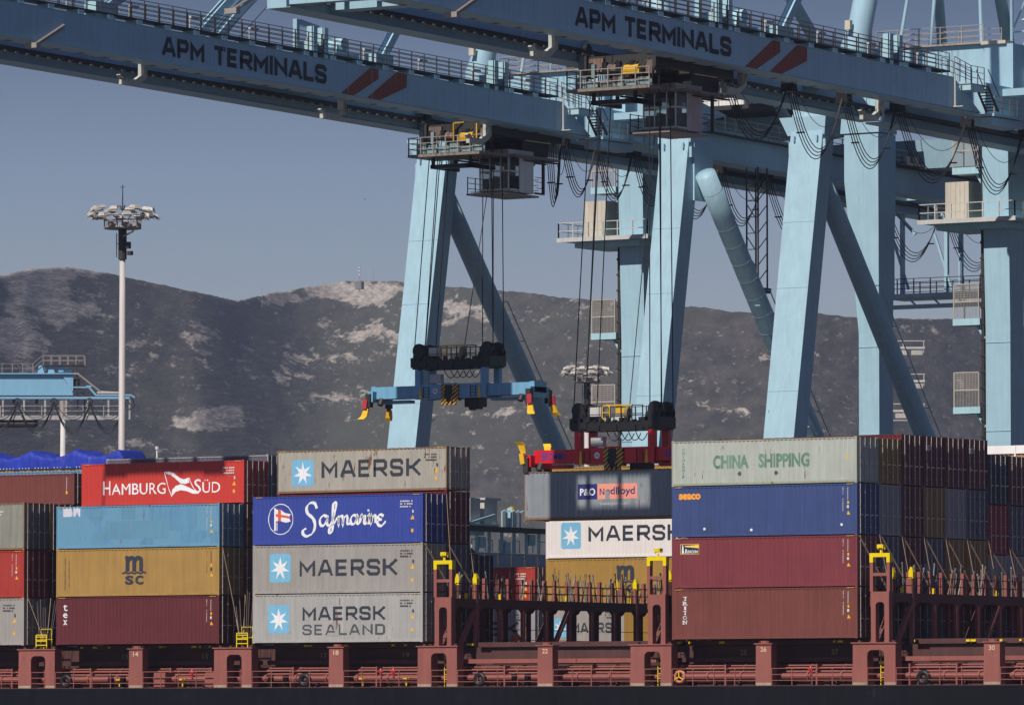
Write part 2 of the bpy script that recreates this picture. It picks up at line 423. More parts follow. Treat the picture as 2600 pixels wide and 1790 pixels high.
LB = flat('logo_sky_blue', srgb(118,178,208)); LDK = flat('logo_charcoal', srgb(52,56,66)); LFAD = flat('faded_charcoal', srgb(78,80,84))
def logo(t, x, z, w=1.55, h=1.68, L=12.192, sy=1):
    decal('emblem_panel', t, rrect(w, h, .16), LB, 'side', x, z, L)
    decal('star_emblem', t, star(w*.5, h*.48, w*.45, w*.17), WLET, 'side', x, z, L, .004)
def letters(t, s, x0, x1, z0, z1, mat, t_=.19, L=12.192, gap=.2):
    lay, h = stroke_text(s, x1-x0, z1-z0, t_, gap)
    # clip overshoot of slanted strokes to the letter band
    out = []
    for vs, fs in lay:
        out.append(([(p[0], min(max(p[1], 0), h)) for p in vs], fs))
    decal('lettering', t, out, mat, 'side', x0, z0, L, .002)
def btext(t, s, x0, x1, z0, z1, mat, bold=0, L=12.192, base=.002, shear=0): decal('lettering', t, bfont(s, x1-x0, z1-z0, bold, shear), mat, 'side', x0, z0, L, base)
def vtext(t, s, x, w, z0, z1, mat, bold=.01, L=12.192):
    n = len(s); hh = (z1-z0)/n; lay = []
    for i, c in enumerate(s):
        if c != ' ': lay += shift(bfont(c, w if c != 'I' else w*.3, hh*.78, bold), (0 if c != 'I' else w*.35), z1 - (i+1)*hh - z0)
    decal('lettering', t, lay, mat, 'side', x, z0, L, .002)
def msc_mark(t, x, z, k=1.0, L=12.192):
    # heavy lower-case m standing on a wave, SC below
    m = curve_strokes([[(.16,.1),(.16,.62),(.16,1.0)], [(.16,.72),(.34,.95),(.56,.92),(.62,.7),(.62,.1)], [(.62,.72),(.80,.95),(1.02,.92),(1.08,.7),(1.08,.1)]], .27)
    m += poly([(0,.86),(.2,.86),(.2,1.1),(0,1.1)])
    wv = curve_strokes([[(-.2,-.02),(0,.06),(.2,-.02),(.42,.05),(.62,-.02),(.84,.05),(1.04,-.02),(1.24,.06),(1.42,0)]], .11)
    sc = shift(bfont('S', .58, .58, .05), 0, -.72) + shift(bfont('C', .58, .58, .05), .68, -.72)
    decal('lettering', t, [([(p[0]*k*1.15, p[1]*k) for p in v], f) for v, f in m + wv + sc], LDK, 'side', x, z, L, .002)
    vtext(t, 'MEDITERRANEAN', .62, .1, .45, 2.35, LDK, .02, L); vtext(t, 'SHIPPING CO', .92, .1, .6, 2.2, LDK, .02, L)
ON = {}
def C(nm, label, k, row, z, H, mat, **kw):
    """a container in bay k, row counted from the ship's side"""
    y = row if isinstance(row, float) else row*2.5
    return container(nm, label, BX(k) + kw.pop('dx', 0), y, z, H, mat, **kw)
N1 = 'shipping_container'
# ---- bay 0: left-hand stack
c = C(N1, 'maroon container at the bottom of the red-topped stack, tex lettering', 0, 0, 0, HC, C_TEX, marks=('v',))
for i, ch in enumerate('tex'): btext(c, ch, .52, .84, 2.05-i*.42, 2.05-i*.42+(.40 if ch == 't' else .3), WLET, .01)
c = C(N1, 'ochre yellow container with black m over SC mark, second in its stack', 0, 0, HC, HC, C_MSC, marks=('v','d')); msc_mark(c, 5.2, 1.38, .95)
c = C(N1, 'faded light blue container with painted-over patches above the ochre one', 0, 0, 2*HC, ST, C_LBLUE, marks=('v',))
decal('painted_patch', c, poly([(2.9,.55),(8.4,.55),(8.4,1.7),(7.2,1.7),(7.2,1.62),(3.7,1.62),(3.7,.85),(2.9,.85)]) + rect(.75,.5,2.65,1.85) + rect(1.0,.7,4.9,1.75) + rect(.3,.3,9.9,1.1), flat('patch_blue', srgb(96,140,166)))
decal('painted_patch', c, poly([(.5,1.95),(1.1,1.95),(1.2,2.1),(1.1,2.5),(.5,2.5)]) + poly([(1.28,1.95),(1.4,1.95),(1.55,2.25),(1.68,1.95),(1.78,1.95),(1.78,2.5),(1.28,2.5)]), flat('patch_pale', srgb(205,205,215)))
c = C(N1, 'bright red container with white lettering and flag, atop its stack', 0, 1, 8.45, ST, C_HAM, marks=('h',))
btext(c, 'H', 1.63, 2.18, .66, 1.5, WLET); btext(c, 'AMBURG', 2.28, 6.35, .66, 1.34, WLET); btext(c, 'S', 8.5, 8.98, .66, 1.5, WLET); btext(c, 'ÜD', 9.1, 10.4, .66, 1.46, WLET)
f1 = [(6.25,1.98),(6.6,2.0),(6.95,1.9),(7.35,1.62),(7.7,1.5),(8.05,1.6),(8.1,1.3),(7.8,1.22),(7.45,1.28),(7.0,1.62),(6.7,1.8),(6.42,1.86)]
f2 = [(6.78,.44),(7.05,.75),(7.45,.85),(7.9,.8),(8.4,.62),(8.86,.62),(8.3,.92),(7.8,1.12),(7.5,1.22),(7.1,1.12),(6.86,.9)]
decal('flag_emblem', c, poly(f1) + poly(f2) + [ribbon([(6.27,1.96),(6.45,1.3),(6.8,.46)], .045)] + [ribbon([(8.08,1.6),(8.4,1.0),(8.82,.64)], .05)], WLET, 'side', 0, 0, 12.192, .002)
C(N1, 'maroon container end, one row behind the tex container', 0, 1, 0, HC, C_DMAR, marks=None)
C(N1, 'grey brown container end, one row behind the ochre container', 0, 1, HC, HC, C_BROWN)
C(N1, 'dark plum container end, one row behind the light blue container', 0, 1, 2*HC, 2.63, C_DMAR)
C(N1, 'slate container behind the bright red one, pale rusty roof rail showing', 0, 2, 8.55, HC, C_GREYB, framemat=C_LGREY)
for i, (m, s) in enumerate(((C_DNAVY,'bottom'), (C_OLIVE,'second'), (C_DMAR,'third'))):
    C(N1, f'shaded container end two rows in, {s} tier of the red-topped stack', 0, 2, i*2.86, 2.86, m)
# ---- bay 1: stack with the star emblems
c = C(N1, 'rusty silver grey container with two dark lettering lines and star emblem', 1, 0, 0, HC, cp('rusty_silver_paint', (190,188,184), .5), marks=('h','d'))
logo(c, 1.1, .57); letters(c, 'MAERSK', 3.6, 9.5, 1.32, 2.13, LDK); letters(c, 'SEALAND', 3.6, 9.5, .46, 1.08, LFAD, .17, gap=.28)
decal('painted_patch', c, poly([(5.3,.4),(6.4,.4),(6.2,.8),(5.5,.72)]) + poly([(7.0,.75),(7.3,.75),(7.2,1.1)]), cp('bare_patch_grey', (186,184,178), .3), 'side', 0, 0, 12.192, .008)
c = C(N1, 'clean silver grey container with star emblem, second from bottom', 1, 0, HC, HC, C_MGREY, marks=('h','d')); logo(c, 1.2, .7); letters(c, 'MAERSK', 3.37, 10.35, 1.03, 2.0, LDK)
c = C(N1, 'royal blue container with white script lettering and circled flag', 1, 0, 2*HC, HC, C_SAF, marks=('h',))
ring = [(2.0+.91*math.cos(R(a*10)), 1.53+.92*math.sin(R(a*10))) for a in range(36)]; ring2 = [(2.0+.86*math.cos(R(a*10)), 1.53+.87*math.sin(R(a*10))) for a in range(36)]
decal('ring_emblem', c, strip(ring, ring2), WLET, 'side', 0, 0, 12.192, .002)
decal('flag_emblem', c, poly([(1.55,.85),(1.66,.85),(1.66,2.2),(1.55,2.2)]) + poly([(1.7,.85),(1.75,.85),(1.75,1.35),(1.7,1.35)]) + poly([(1.66,1.42),(2.0,1.42),(2.4,1.32),(2.75,1.4),(2.6,1.62),(2.75,1.82),(2.3,1.9),(2.05,2.08),(1.66,2.12)]), WLET, 'side', 0, 0, 12.192, .002)
decal('cross_emblem', c, poly([(1.82,1.42),(2.02,1.41),(2.02,2.1),(1.82,2.11)]) + poly([(1.66,1.68),(2.3,1.62),(2.68,1.55),(2.7,1.68),(2.3,1.76),(1.66,1.86)]), flat('emblem_red', srgb(215,95,70)), 'side', 0, 0, 12.192, .006)
sp = [[(4.75,2.12),(4.6,2.42),(4.25,2.45),(3.98,2.2),(4.05,1.85),(4.45,1.55),(4.62,1.15),(4.45,.7),(4.0,.5),(3.72,.62),(3.7,.85),(3.95,.95)],
      [(5.55,1.62),(5.25,1.7),(5.0,1.45),(5.05,1.15),(5.3,1.12),(5.52,1.4),(5.58,1.62),(5.55,1.2),(5.75,1.12),(5.95,1.45),(6.2,2.1),(6.22,2.42),(6.05,2.4),(5.98,2.0),(5.98,1.2),(5.92,.75),(5.72,.7),(5.75,.95),(6.1,1.25),(6.4,1.6),(6.42,1.15),(6.45,1.5),(6.65,1.65),(6.75,1.5),(6.75,1.15),(6.82,1.5),(7.02,1.65),(7.1,1.5),(7.1,1.2),(7.3,1.2)],
      [(7.85,1.6),(7.55,1.68),(7.35,1.45),(7.4,1.2),(7.6,1.18),(7.8,1.45),(7.85,1.62),(7.82,1.25),(8.0,1.2),(8.12,1.5),(8.18,1.68),(8.22,1.55),(8.42,1.6),(8.38,1.25),(8.52,1.18),(8.66,1.4),(8.7,1.62),(8.68,1.25),(8.85,1.25),(8.92,1.6),(8.9,1.2),(8.98,1.5),(9.15,1.65),(9.25,1.5),(9.22,1.2)],
      [(9.85,1.6),(9.6,1.68),(9.42,1.55),(9.55,1.4),(9.7,1.4)], [(9.6,1.4),(9.38,1.25),(9.5,1.05),(9.75,1.05),(10.0,1.3)]]
decal('lettering', c, shift(curve_strokes(sp, .155, 6, R(35)) + rect(.12,.12,8.64,1.88), 0, 0, .94), WLET, 'side', .15, 0, 12.192, .002)
c = C(N1, 'rust-streaked pale grey container with star emblem, topmost of its stack', 1, 1, 3*HC+.23, ST, C_MRUST, marks=('h','d'), framemat=C_RUSTF); logo(c, 1.06, .45, 1.56, 1.55); letters(c, 'MAERSK', 3.2, 10.3, .9, 1.93, LDK)
for i, (m, s) in enumerate(((C_GREYB,'bottom'), (C_GREYB,'second'))): C(N1, f'dark slate container end behind the star-emblem stack, {s} tier', 1, 1, i*HC, HC, m)
c = C(N1, 'dark maroon container end under the rust-streaked topmost container', 1, 1, 2*HC, HC+.2, C_DMAR)
for i in range(2): C(N1, ('navy' if i else 'dark plum') + f' container end third row in beside lashing bridge, tier {["one","two"][i]}', 1, 2, i*HC - .3, 2.6, (C_DMAR, C_DNAVY)[i])
# ---- bay 2: open bay, far rows and the hanging box
c = C(N1, 'weathered blue grey container hanging under the red spreader', 2, 7.03, 7.2, HC, C_PO, group='containers', framemat=C_RUSTF)
decal('sign_panel', c, rect(1.34,.9,3.76,1.17), flat('panel_navy', srgb(44,48,110))); decal('sign_panel', c, rect(2.77,.9,5.1,1.17), flat('panel_salmon', srgb(228,150,128)))
PNAVY = flat('print_navy', srgb(50,50,110))
btext(c, 'P&O', 3.9, 4.98, 1.4, 1.82, WLET, .02, base=.006); btext(c, 'N', 5.28, 5.6, 1.42, 1.8, PNAVY, .01, base=.006); btext(c, 'edlloyd', 5.68, 7.72, 1.3, 1.88, PNAVY, .015, base=.006); btext(c, 'www.ponl.com', 5.3, 7.2, .76, 1.0, WMARK)
decal('painted_patch', c, poly([(5.62,1.1),(5.98,1.1),(5.94,1.4),(5.9,1.68),(5.74,1.7),(5.68,1.4)]), C_PO, 'side', 0, 0, 12.192, .012)
FARY = 31.88
c = C(N1, 'white refrigerated container with blue star emblem beyond the open bay', 1, FARY, 5.7, HC, C_REEF, group='containers on the far rows'); logo(c, 1.13, .6, 1.5, 1.66); letters(c, 'MAERSK', 3.2, 10.1, 1.05, 2.03, LDK)
C(N1, 'ochre container above the white refrigerated one, only its roof rail visible', 1, FARY, 8.62, HC, C_YEL2, group='containers on the far rows')
c = C(N1, 'ochre container under the white refrigerated one, behind bridge rods', 1, FARY, 2.78, HC, C_YEL2, group='containers on the far rows'); msc_mark(c, 5.3, 1.38, .95)
c = C(N1, 'short silver grey container with star emblem behind bridge posts', 1, FARY, .12, ST, C_MGREY, L=6.058, marks=('h','d'), group='containers on the far rows'); logo(c, .55, .6, 1.05, 1.2, 6.058); letters(c, 'MAERSK', 1.9, 5.6, .85, 1.5, LDK, L=6.058)
c = C(N1, 'short ochre container, shade painted in, by the short silver grey one', 1, FARY-.4, .12, ST, C_OLIVE, L=6.058, dx=6.13, group='containers on the far rows'); vtext(c, 'MEDITERRANEAN', .9, .1, .35, 2.2, LDK, .02, 6.058); vtext(c, 'SHIPPING CO', 1.25, .1, .45, 2.05, LDK, .02, 6.058)  # an ochre box in shade; the darker colour carries that shade
c = C(N1, 'orange red container with white lettering behind the lashing rods', 0, 34.4, 2.7, ST, C_RED2, marks=('h',), group='containers on the far rows'); btext(c, 'H', 1.63, 2.18, .66, 1.5, WLET); btext(c, 'AMBURG', 2.28, 6.35, .66, 1.34, WLET); btext(c, 'SÜD', 8.5, 10.4, .66, 1.48, WLET)
decal('flag_emblem', c, poly(f1) + poly(f2), WLET, 'side', 0, 0, 12.192, .002)
c = C(N1, 'pale grey container with dark lettering below the orange red one', 0, 34.4, .08, ST, C_LGREY, marks=('h','d'), group='containers on the far rows'); letters(c, 'MAERSK', 3.37, 10.9, .8, 1.7, LDK)
# ---- bay 3: big right-hand stack
c = C(N1, 'brick brown container with vertical white lettering, bottom of green-topped stack', 3, 0, 0, HC, C_TRIT, marks=('v',))
ser = []
for i, ch in enumerate('TRITON'):
    zz = 2.22 - i*.27; l = bfont(ch, .26 if ch != 'I' else .1, .21, .012)
    ser += shift(l, 0 if ch != 'I' else .08, zz)
    if ch in 'TRIN':
        ser += rect(.13, .04, -.03 if ch != 'T' and ch != 'I' else .065, zz)
        if ch in 'RN': ser += rect(.13, .04, .18, zz if ch == 'R' else zz+.17)
        if ch in 'IRN': ser += rect(.13, .04, .065 if ch == 'I' else -.03, zz+.17)
decal('lettering', c, ser, WLET, 'side', .74, 0, 12.192, .002)
c = C(N1, 'crimson brown container with lighthouse sign in its upper corner', 3, 0, HC, HC, C_BEAC, marks=('v',))
decal('sign_panel', c, rect(1.26,.58,.55,1.94), flat('sign_yellow', srgb(225,190,60))); decal('sign_panel', c, rect(1.2,.52,.58,1.97), flat('sign_navy', srgb(36,38,82)), base=.003)
decal('sign_emblem', c, poly([(.85,2.36),(1.78,2.28),(1.78,2.47),(.85,2.42)]), flat('beam_yellow', srgb(235,205,70)), base=.006)
decal('sign_emblem', c, poly([(.64,1.99),(.8,1.99),(.77,2.38),(.67,2.38)]) + poly([(.66,2.4),(.78,2.4),(.72,2.48)]) + shift(bfont('B', .17, .24, .03, .25), .84, 2.0) + shift(bfont('EACON', .7, .17, .03, .25), 1.03, 2.0), WLET, base=.007)
c = C(N1, 'navy blue container with orange lettering, third tier of green-topped stack', 3, 0, 2*HC, HC, C_NAVY, marks=('v',)); btext(c, 'seaco', .47, 1.92, 2.14, 2.48, flat('orange_lettering', srgb(240,160,50)), .05)
for x, z in ((2.1,.4),(5.2,.3),(11.1,.5)): decal('sticker', c, rect(.13,.13,x,z), WLET)
c = C(N1, 'pale green container with faded green lettering topping its stack', 3, 0, 3*HC, ST, C_PALE, marks=('s','w',False), framemat=cp('stained_pale_green', (176,180,158), .55))
FGR = cp('faded_green_lettering', (128,168,142), .2, .5)
btext(c, 'CHINA', 2.74, 5.1, .95, 1.72, FGR, .04); btext(c, 'SHIPPING', 5.75, 9.1, .95, 1.75, FGR, .04); vtext(c, 'CHINASHIP', .68, .17, .45, 2.2, FGR, .03)
decal('lettering', c, poly([(4.5,.5),(4.65,.65),(4.5,.8),(4.35,.65)]) + poly([(6.9,.5),(7.05,.65),(6.9,.8),(6.75,.65)]), LFAD)
ends = {1: (C_GREYB, C_LGREY, C_DNAVY), 2: (C_DMAR, C_DMAR, C_DMAR), 3: (C_GREYB, C_OLIVE, C_DMAR), 4: (C_OLIVE, C_LGREY, C_DMAR), 5: (C_OLIVE, C_GREYB, C_DMAR), 6: (C_LGREY, C_CRIM, C_DNAVY), 7: (C_LGREY, C_GREYB, C_DMAR), 8: (C_GREYB, C_DNAVY, C_CRIM), 9: (C_DMAR, C_GREYB, C_DNAVY)}
top = {1: (C_OLIVE, ST), 2: (C_DMAR, HC), 3: (C_DMAR, HC), 4: (C_DMAR, HC), 5: (C_DMAR, HC)}
nth = ['', 'second', 'third', 'fourth', 'fifth', 'sixth', 'seventh', 'eighth', 'ninth', 'tenth']
low = {1: C_DNAVY, 2: C_DMAR, 3: C_GREYB, 4: C_CRIM, 5: C_DMAR, 6: C_DNAVY, 7: C_CRIM, 8: C_DMAR, 9: C_GREYB}
for r in range(1, 10):
    C(N1, f'container door end behind bridge posts, {nth[r]} column of green-topped stack, bottom tier', 3, r, 0 - (.5 if r > 5 else 0), HC, low[r])
    zz = HC if r < 6 else 2.4
    for q, m in enumerate(ends[r][:2] if r < 6 else ends[r]):
        col = [k for k, v in globals().items() if v is m][0]
        nmn = {'C_GREYB':'slate','C_LGREY':'light grey','C_DMAR':'dark maroon','C_OLIVE':'dark mustard','C_DNAVY':'dark navy','C_CRIM':'deep crimson'}[col]
        t = C(N1, f'{nmn} container door end, {nth[r]} column of green-topped stack, {["second","third","fourth"][q]} tier', 3, r, zz + q*HC - (.3 if r > 5 and q else 0), HC - (.3 if r > 5 and q == 0 else 0), m)
    if r in top:
        m, H = top[r]; t = C(N1, f'{"dark mustard" if r == 1 else "dark maroon"} container door end, {nth[r]} column of green-topped stack, topmost', 3, r, 3*HC, H, m)
        if r in (3, 5):
            decal('lettering', t, bfont('tex', .75, .42, .02), WMARK, 'x', .2, 2.05, at=(12.192-.005, 0, 0))
        decal('door_label', t, rect(.24,.32,.28,1.0), flat('label_ochre', srgb(205,165,85)), 'x', at=(12.192-.008, 0, 0))
# tan open-top box with a white cover at the back of the right stack
t = C('open_top_container', 'tan open-top container with white cover strapped over it', 3, 8, 10.0, 1.35, cp('tan_paint', (196,160,112), .1), door=False, group='containers')
b = MB(); b.hexa([(-.06,-.06,1.02),(12.25,-.06,1.02),(12.25,2.5,1.02),(-.06,2.5,1.02)], [(-.02,-.02,1.5),(12.2,-.02,1.5),(12.2,2.45,1.5),(-.02,2.45,1.5)]); obj('cover', b, paint('white_tarp', (.74,.73,.72), .6, .08, .12), t)
b = MB()
for x in (2.2, 5.2, 8.4, 9.2, 11.2): b.box(x, x+.1, -.09, -.06, .1, 1.48)
obj('strap', b, WLET, t)
# ---- bay -1: stack cut by the left edge
c = C(N1, 'grey container with dark number rows at the bottom of the tarpaulin stack', -1, 0, 0, HC, C_MGREY, marks=('h','d'))
c = C(N1, 'red brown container above the grey one in tarpaulin stack', -1, 0, HC, HC, C_RED2, marks=('v',))
c = C(N1, 'grey green rusty container, third tier of the tarpaulin stack', -1, 0, 2*HC, HC, C_GG, framemat=C_RUSTF)
decal('marking', c, sum([rect(.09,.1,L_*.11+9.6,2.3) for L_ in range(9)], []) + sum([rect(.09,.1,10.0+L_*.11,2.12) for L_ in range(4)], []), WMARK)
c = C(N1, 'grey green container door end, second row of the tarpaulin stack', -1, 1, 2*HC, HC, C_GG, framemat=C_RUSTF, dx=.05)
for i, m in enumerate((C_DNAVY, C_DMAR)): C(N1, f'dark container door end of the tarpaulin stack, {["bottom","second"][i]} tier', -1, 1, i*HC, HC, m)
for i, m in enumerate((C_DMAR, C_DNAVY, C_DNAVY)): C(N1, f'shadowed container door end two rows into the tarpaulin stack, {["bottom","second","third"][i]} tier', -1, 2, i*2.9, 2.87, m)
c = C(N1, 'dull brown container set back on the fourth tier below the tarpaulin', -1, 2, 8.7, 1.95, C_BROWN, marks=None)
side_marks(c, 12.192, 1.95, 's', 'w', False)
C(N1, 'light blue container roof edge showing over the dull brown one', -1, 3, 8.9, 2.05, cp('sky_blue_paint', (120,165,205), .15))
t = C('open_top_container', 'yellow open-top container under a sagging blue tarpaulin', -1, 4, 9.0, 2.35, C_YEL2, group='containers', door=True)
b = MB(); nx, ny = 150, 22; rnd = random.Random(3); vs = []
def tz(u, v):
    x = u*12.19; tt = ((x - 1.3)/3.55) % 1.0; s = 4*tt*(1-tt)
    return 3.36 - .50*s*(1 - .3*abs(v-.5)) + .02*math.sin(x*9+v*5) + .05*noise.noise((x*1.7, v*5, 4)) - .06*abs(noise.noise((x*2.3+v*2, v*1.5, 8))) - (1.0 if u > .97 else 0)*.5*(u-.97)/.03
for j in range(ny+1):
    v = j/ny
    for i in range(nx+1):
        u = i/nx; zt = tz(u, v)
        if v < .15: y = -.05 - .05*abs(math.sin(u*46 + 3*noise.noise((u*14, 0, 2)))) - .05*noise.noise((u*30, v*9, 3)); z = 2.2 + (zt-2.2)*(v/.15)
        elif v > .85: y = 2.49; z = 2.2 + (zt-2.2)*((1-v)/.15)
        else: y = -.02 + (v-.15)/.7*2.48; z = zt
        vs.append((u*12.19, y, z + .02*noise.noise((u*20, v*6, 1)))) 
b.add(vs, [(j*(nx+1)+i, j*(nx+1)+i+1, (j+1)*(nx+1)+i+1, (j+1)*(nx+1)+i) for j in range(ny) for i in range(nx)])
obj('tarpaulin', b, paint('blue_tarp', srgb(40,58,160), .65, .55, .45, .25, rustcol=srgb(95,85,84)), t, smooth=True)
b = MB()
for i in range(48): b.box(.1+i*.25,.16+i*.25,-.10,-.07,2.22,2.27)
obj('eyelet_rope', b, WLET, t)
# ---------------------------------------------------------------- setting: water, quay, hills
def structure(name, mb, mat, smooth=False, kind='structure'):
    o = obj(name, mb, mat, None, smooth); o['kind'] = kind; return o
def quick(name, cols, scale, rough=.8, bump=0, detail=8):
    m = bpy.data.materials.new(name); m.use_nodes = True; n = m.node_tree; N = n.nodes; bs = N["Principled BSDF"]; bs.inputs['Roughness'].default_value = rough
    tc = N.new('ShaderNodeTexCoord'); tx = N.new('ShaderNodeTexNoise'); tx.inputs['Scale'].default_value = scale; tx.inputs['Detail'].default_value = detail
    cr = N.new('ShaderNodeValToRGB'); n.links.new(tc.outputs['Object'], tx.inputs['Vector']); n.links.new(tx.outputs[0], cr.inputs[0]); n.links.new(cr.outputs[0], bs.inputs['Base Color'])
    cr.color_ramp.elements[0].position = .35; cr.color_ramp.elements[1].position = .65
    cr.color_ramp.elements[0].color = cols[0] + (1,); cr.color_ramp.elements[1].color = cols[1] + (1,)
    if bump:
        bp = N.new('ShaderNodeBump'); bp.inputs['Strength'].default_value = bump; n.links.new(tx.outputs[0], bp.inputs['Height']); n.links.new(bp.outputs[0], bs.inputs['Normal'])
    return m
structure('water', MB().add([(-9000,-9000,-14.5),(9000,-9000,-14.5),(9000,41,-14.5),(-9000,41,-14.5)], [(0,1,2,3)]), quick('sea_water', ((.012,.03,.04),(.02,.045,.055)), .4, .08, .4))
structure('ground', MB().add([(-9000,41,-11.5),(9000,41,-11.5),(9000,9000,-11.5),(-9000,9000,-11.5)], [(0,1,2,3)]), quick('quay_asphalt', ((.05,.05,.05),(.09,.088,.085)), .05, .9))
structure('quay_wall', MB().box(-900, 900, 40.6, 41.8, -16, -11.38), quick('quay_concrete', ((.22,.21,.2),(.3,.29,.27)), .4, .9))
# hills: a height field standing about 2-4 km inland, ridge lines as seen from the harbour
CX, CY, CZ = 237.09, -309.72, -4.79; YAW = R(33.3725)
RID = [(-500,790),(-300,760),(0,705),(60,690),(120,683),(180,678),(240,690),(300,700),(370,715),(450,733),(530,748),(600,764),(640,757),(700,742),(780,728),(860,714),(920,710),(1000,713),(1100,722),(1200,732),(1300,737),(1400,750),(1500,760),(1600,768),(1700,777),(1800,781),(1900,793),(2000,795),(2100,799),(2200,806),(2300,811),(2400,812),(2500,822),(2600,830),(2900,850),(3200,880)]
def lerp_tab(T_, x):
    for (a, b), (c_, d) in zip(T_, T_[1:]):
        if a <= x <= c_:
            u = (x-a)/(c_-a); return b + (d-b)*u
    return T_[0][1] if x < T_[0][0] else T_[-1][1]
def fbm(p, o=5, lac=2.1, g=.5):
    a = 1; s = 0; p = Vector(p)
    for _ in range(o): s += a*noise.noise(p); p = p*lac; a *= g
    return s
NA, NR = 500, 270; D0 = 2850.
hv = []; rock = []; foliage = []
ROCK = [(60,715,150,34,1.0),(170,690,130,18,.9),(120,775,140,40,1.0),(230,805,90,28,.7),(20,860,80,60,.9),(100,900,60,50,.6),(820,735,170,22,1.0),(930,742,150,30,.7),(700,765,110,16,.7),(1080,780,160,40,.45),(560,1062,75,30,1.35),(455,1085,60,16,.8),(330,1130,60,24,.7),(960,850,120,28,.8),(820,910,140,24,.7),(700,960,120,22,.55),(1250,790,180,25,.4),(900,1010,190,28,.5),(420,905,200,60,.3),(600,860,240,60,.2),(1200,1050,200,20,.5),(1500,800,200,25,.3),(1950,1060,120,14,.55),(1850,1040,90,14,.45),(2120,940,90,25,.3),(1180,1130,150,12,.5),(2000,860,120,20,.25),(2350,840,150,14,.25)]
for j in range(NR+1):
    v = j/NR
    for i in range(NA+1):
        px = -420 + 3440*i/NA; az = math.atan((px-1300)/16290.8)
        ridge_y = lerp_tab(RID, px); rd = 3500 + 380*math.sin(px/420.) - 150 + 570*(lambda q: q*q*(3-2*q))(min(max((px-480)/420., 0), 1))
        d = D0 + (rd + 260 - D0)*v
        dirx = math.sin(az - YAW); diry = math.cos(az - YAW)
        X = CX + dirx*d; Y = CY + diry*d
        hr = (1838-ridge_y)/16290.8*rd            # ridge height above the eye
        u = (d-D0)/(rd-D0)
        if u <= 1:
            s = u**1.12*(.72+.28*u); spur = fbm((X/900, Y/900, 3.1), 4)
            h = hr*s*(1 + .10*spur*math.sin(math.pi*min(u,1))) + 9*math.sin(math.pi*u)*fbm((d*math.tan(az)/90, d/260, 7.7), 3)
            # gully between the left hill and the long ridge, foothill in front
            h += 10*math.exp(-((px-330)/230.)**2)*math.exp(-((u-.2)/.12)**2)
        else:
            h = hr*(1 - .5*min((d-rd)/400., 1)**1.3)
        edge = math.exp(-((u-1)/.02)**2)
        h += (.7 + .7*u)*fbm((d*math.tan(az)/24, d/150, 1.3), 4)*(1 - .3*edge)
        py = 1838 - (h/d)*16290.8
        rk = 0
        for cx, cy, rx, ry, a in ROCK: rk += a*math.exp(-((px-cx)/rx)**2 - ((py-cy)/ry)**2)
        rn = fbm((d*math.tan(az)/16, d/110, 9.0), 4)
        if rk > .3: h += rk*max(rn, 0)*2.2
        hv.append((X, Y, CZ + max(h, -6.0))); rock.append(rk); foliage.append(math.exp(-((u-.12)/.14)**2))
mb = MB(); mb.add(hv, [(j*(NA+1)+i, j*(NA+1)+i+1, (j+1)*(NA+1)+i+1, (j+1)*(NA+1)+i) for j in range(NR) for i in range(NA)])
hm = bpy.data.materials.new('hill_scrub'); hm.use_nodes = True; n = hm.node_tree; N = n.nodes; LK = n.links.new; bs = N["Principled BSDF"]; bs.inputs['Roughness'].default_value = .95; bs.inputs['Specular IOR Level'].default_value = .1
tc = N.new('ShaderNodeTexCoord'); at = N.new('ShaderNodeAttribute'); at.attribute_name = 'rockiness'
mpa = N.new('ShaderNodeMapping'); mpa.inputs['Rotation'].default_value = (0, 0, -YAW); LK(tc.outputs['Object'], mpa.inputs[0])
mpb = N.new('ShaderNodeMapping'); mpb.inputs['Scale'].default_value = (1, .10, 1.35); LK(mpa.outputs[0], mpb.inputs[0])
def tex(scale, detail=8, rough=.65, map_=None):
    t = N.new('ShaderNodeTexNoise'); t.inputs['Scale'].default_value = scale; t.inputs['Detail'].default_value = detail; t.inputs['Roughness'].default_value = rough
    LK(mpb.outputs[0], t.inputs['Vector']); return t
def math_(op, a, b):
    m = N.new('ShaderNodeMath'); m.operation = op
    for k, q in ((0, a), (1, b)):
        if isinstance(q, (int, float)): m.inputs[k].default_value = q
        else: LK(q, m.inputs[k])
    return m.outputs[0]
def mixc(f, a, b):
    m = N.new('ShaderNodeMix'); m.data_type = 'RGBA'; LK(f, m.inputs[0])
    for k, q in ((6, a), (7, b)):
        if isinstance(q, tuple): m.inputs[k].default_value = q
        else: LK(q, m.inputs[k])
    return m.outputs[2]
def ramp(s_, a, b):
    r = N.new('ShaderNodeMapRange'); r.inputs[1].default_value = a; r.inputs[2].default_value = b; LK(s_, r.inputs[0]); return r.outputs[0]
big = tex(.006, 4); bush = tex(.075, 6, .7); fine = tex(.22, 5, .7); rk1 = tex(.06, 10, .74)
scrub = mixc(ramp(bush.outputs[0], .40, .64), (.034,.033,.029,1), (.076,.068,.058,1))
scrub = mixc(ramp(big.outputs[0], .45, .62), scrub, (.062,.064,.046,1))
scrub = mixc(ramp(fine.outputs[0], .59, .68), scrub, (.19,.17,.15,1))
soil = mixc(ramp(fine.outputs[0], .4, .6), (.22,.195,.17,1), (.42,.37,.32,1))
rf = math_('ADD', rk1.outputs[0], math_('MULTIPLY', at.outputs['Fac'], .23))
LK(mixc(ramp(rf, .615, .67), scrub, soil), bs.inputs['Base Color'])
bp = N.new('ShaderNodeBump'); bp.inputs['Strength'].default_value = 1; bp.inputs['Distance'].default_value = 2.2; LK(bush.outputs[0], bp.inputs['Height']); LK(bp.outputs[0], bs.inputs['Normal'])
hills = structure('hills', mb, hm, True)
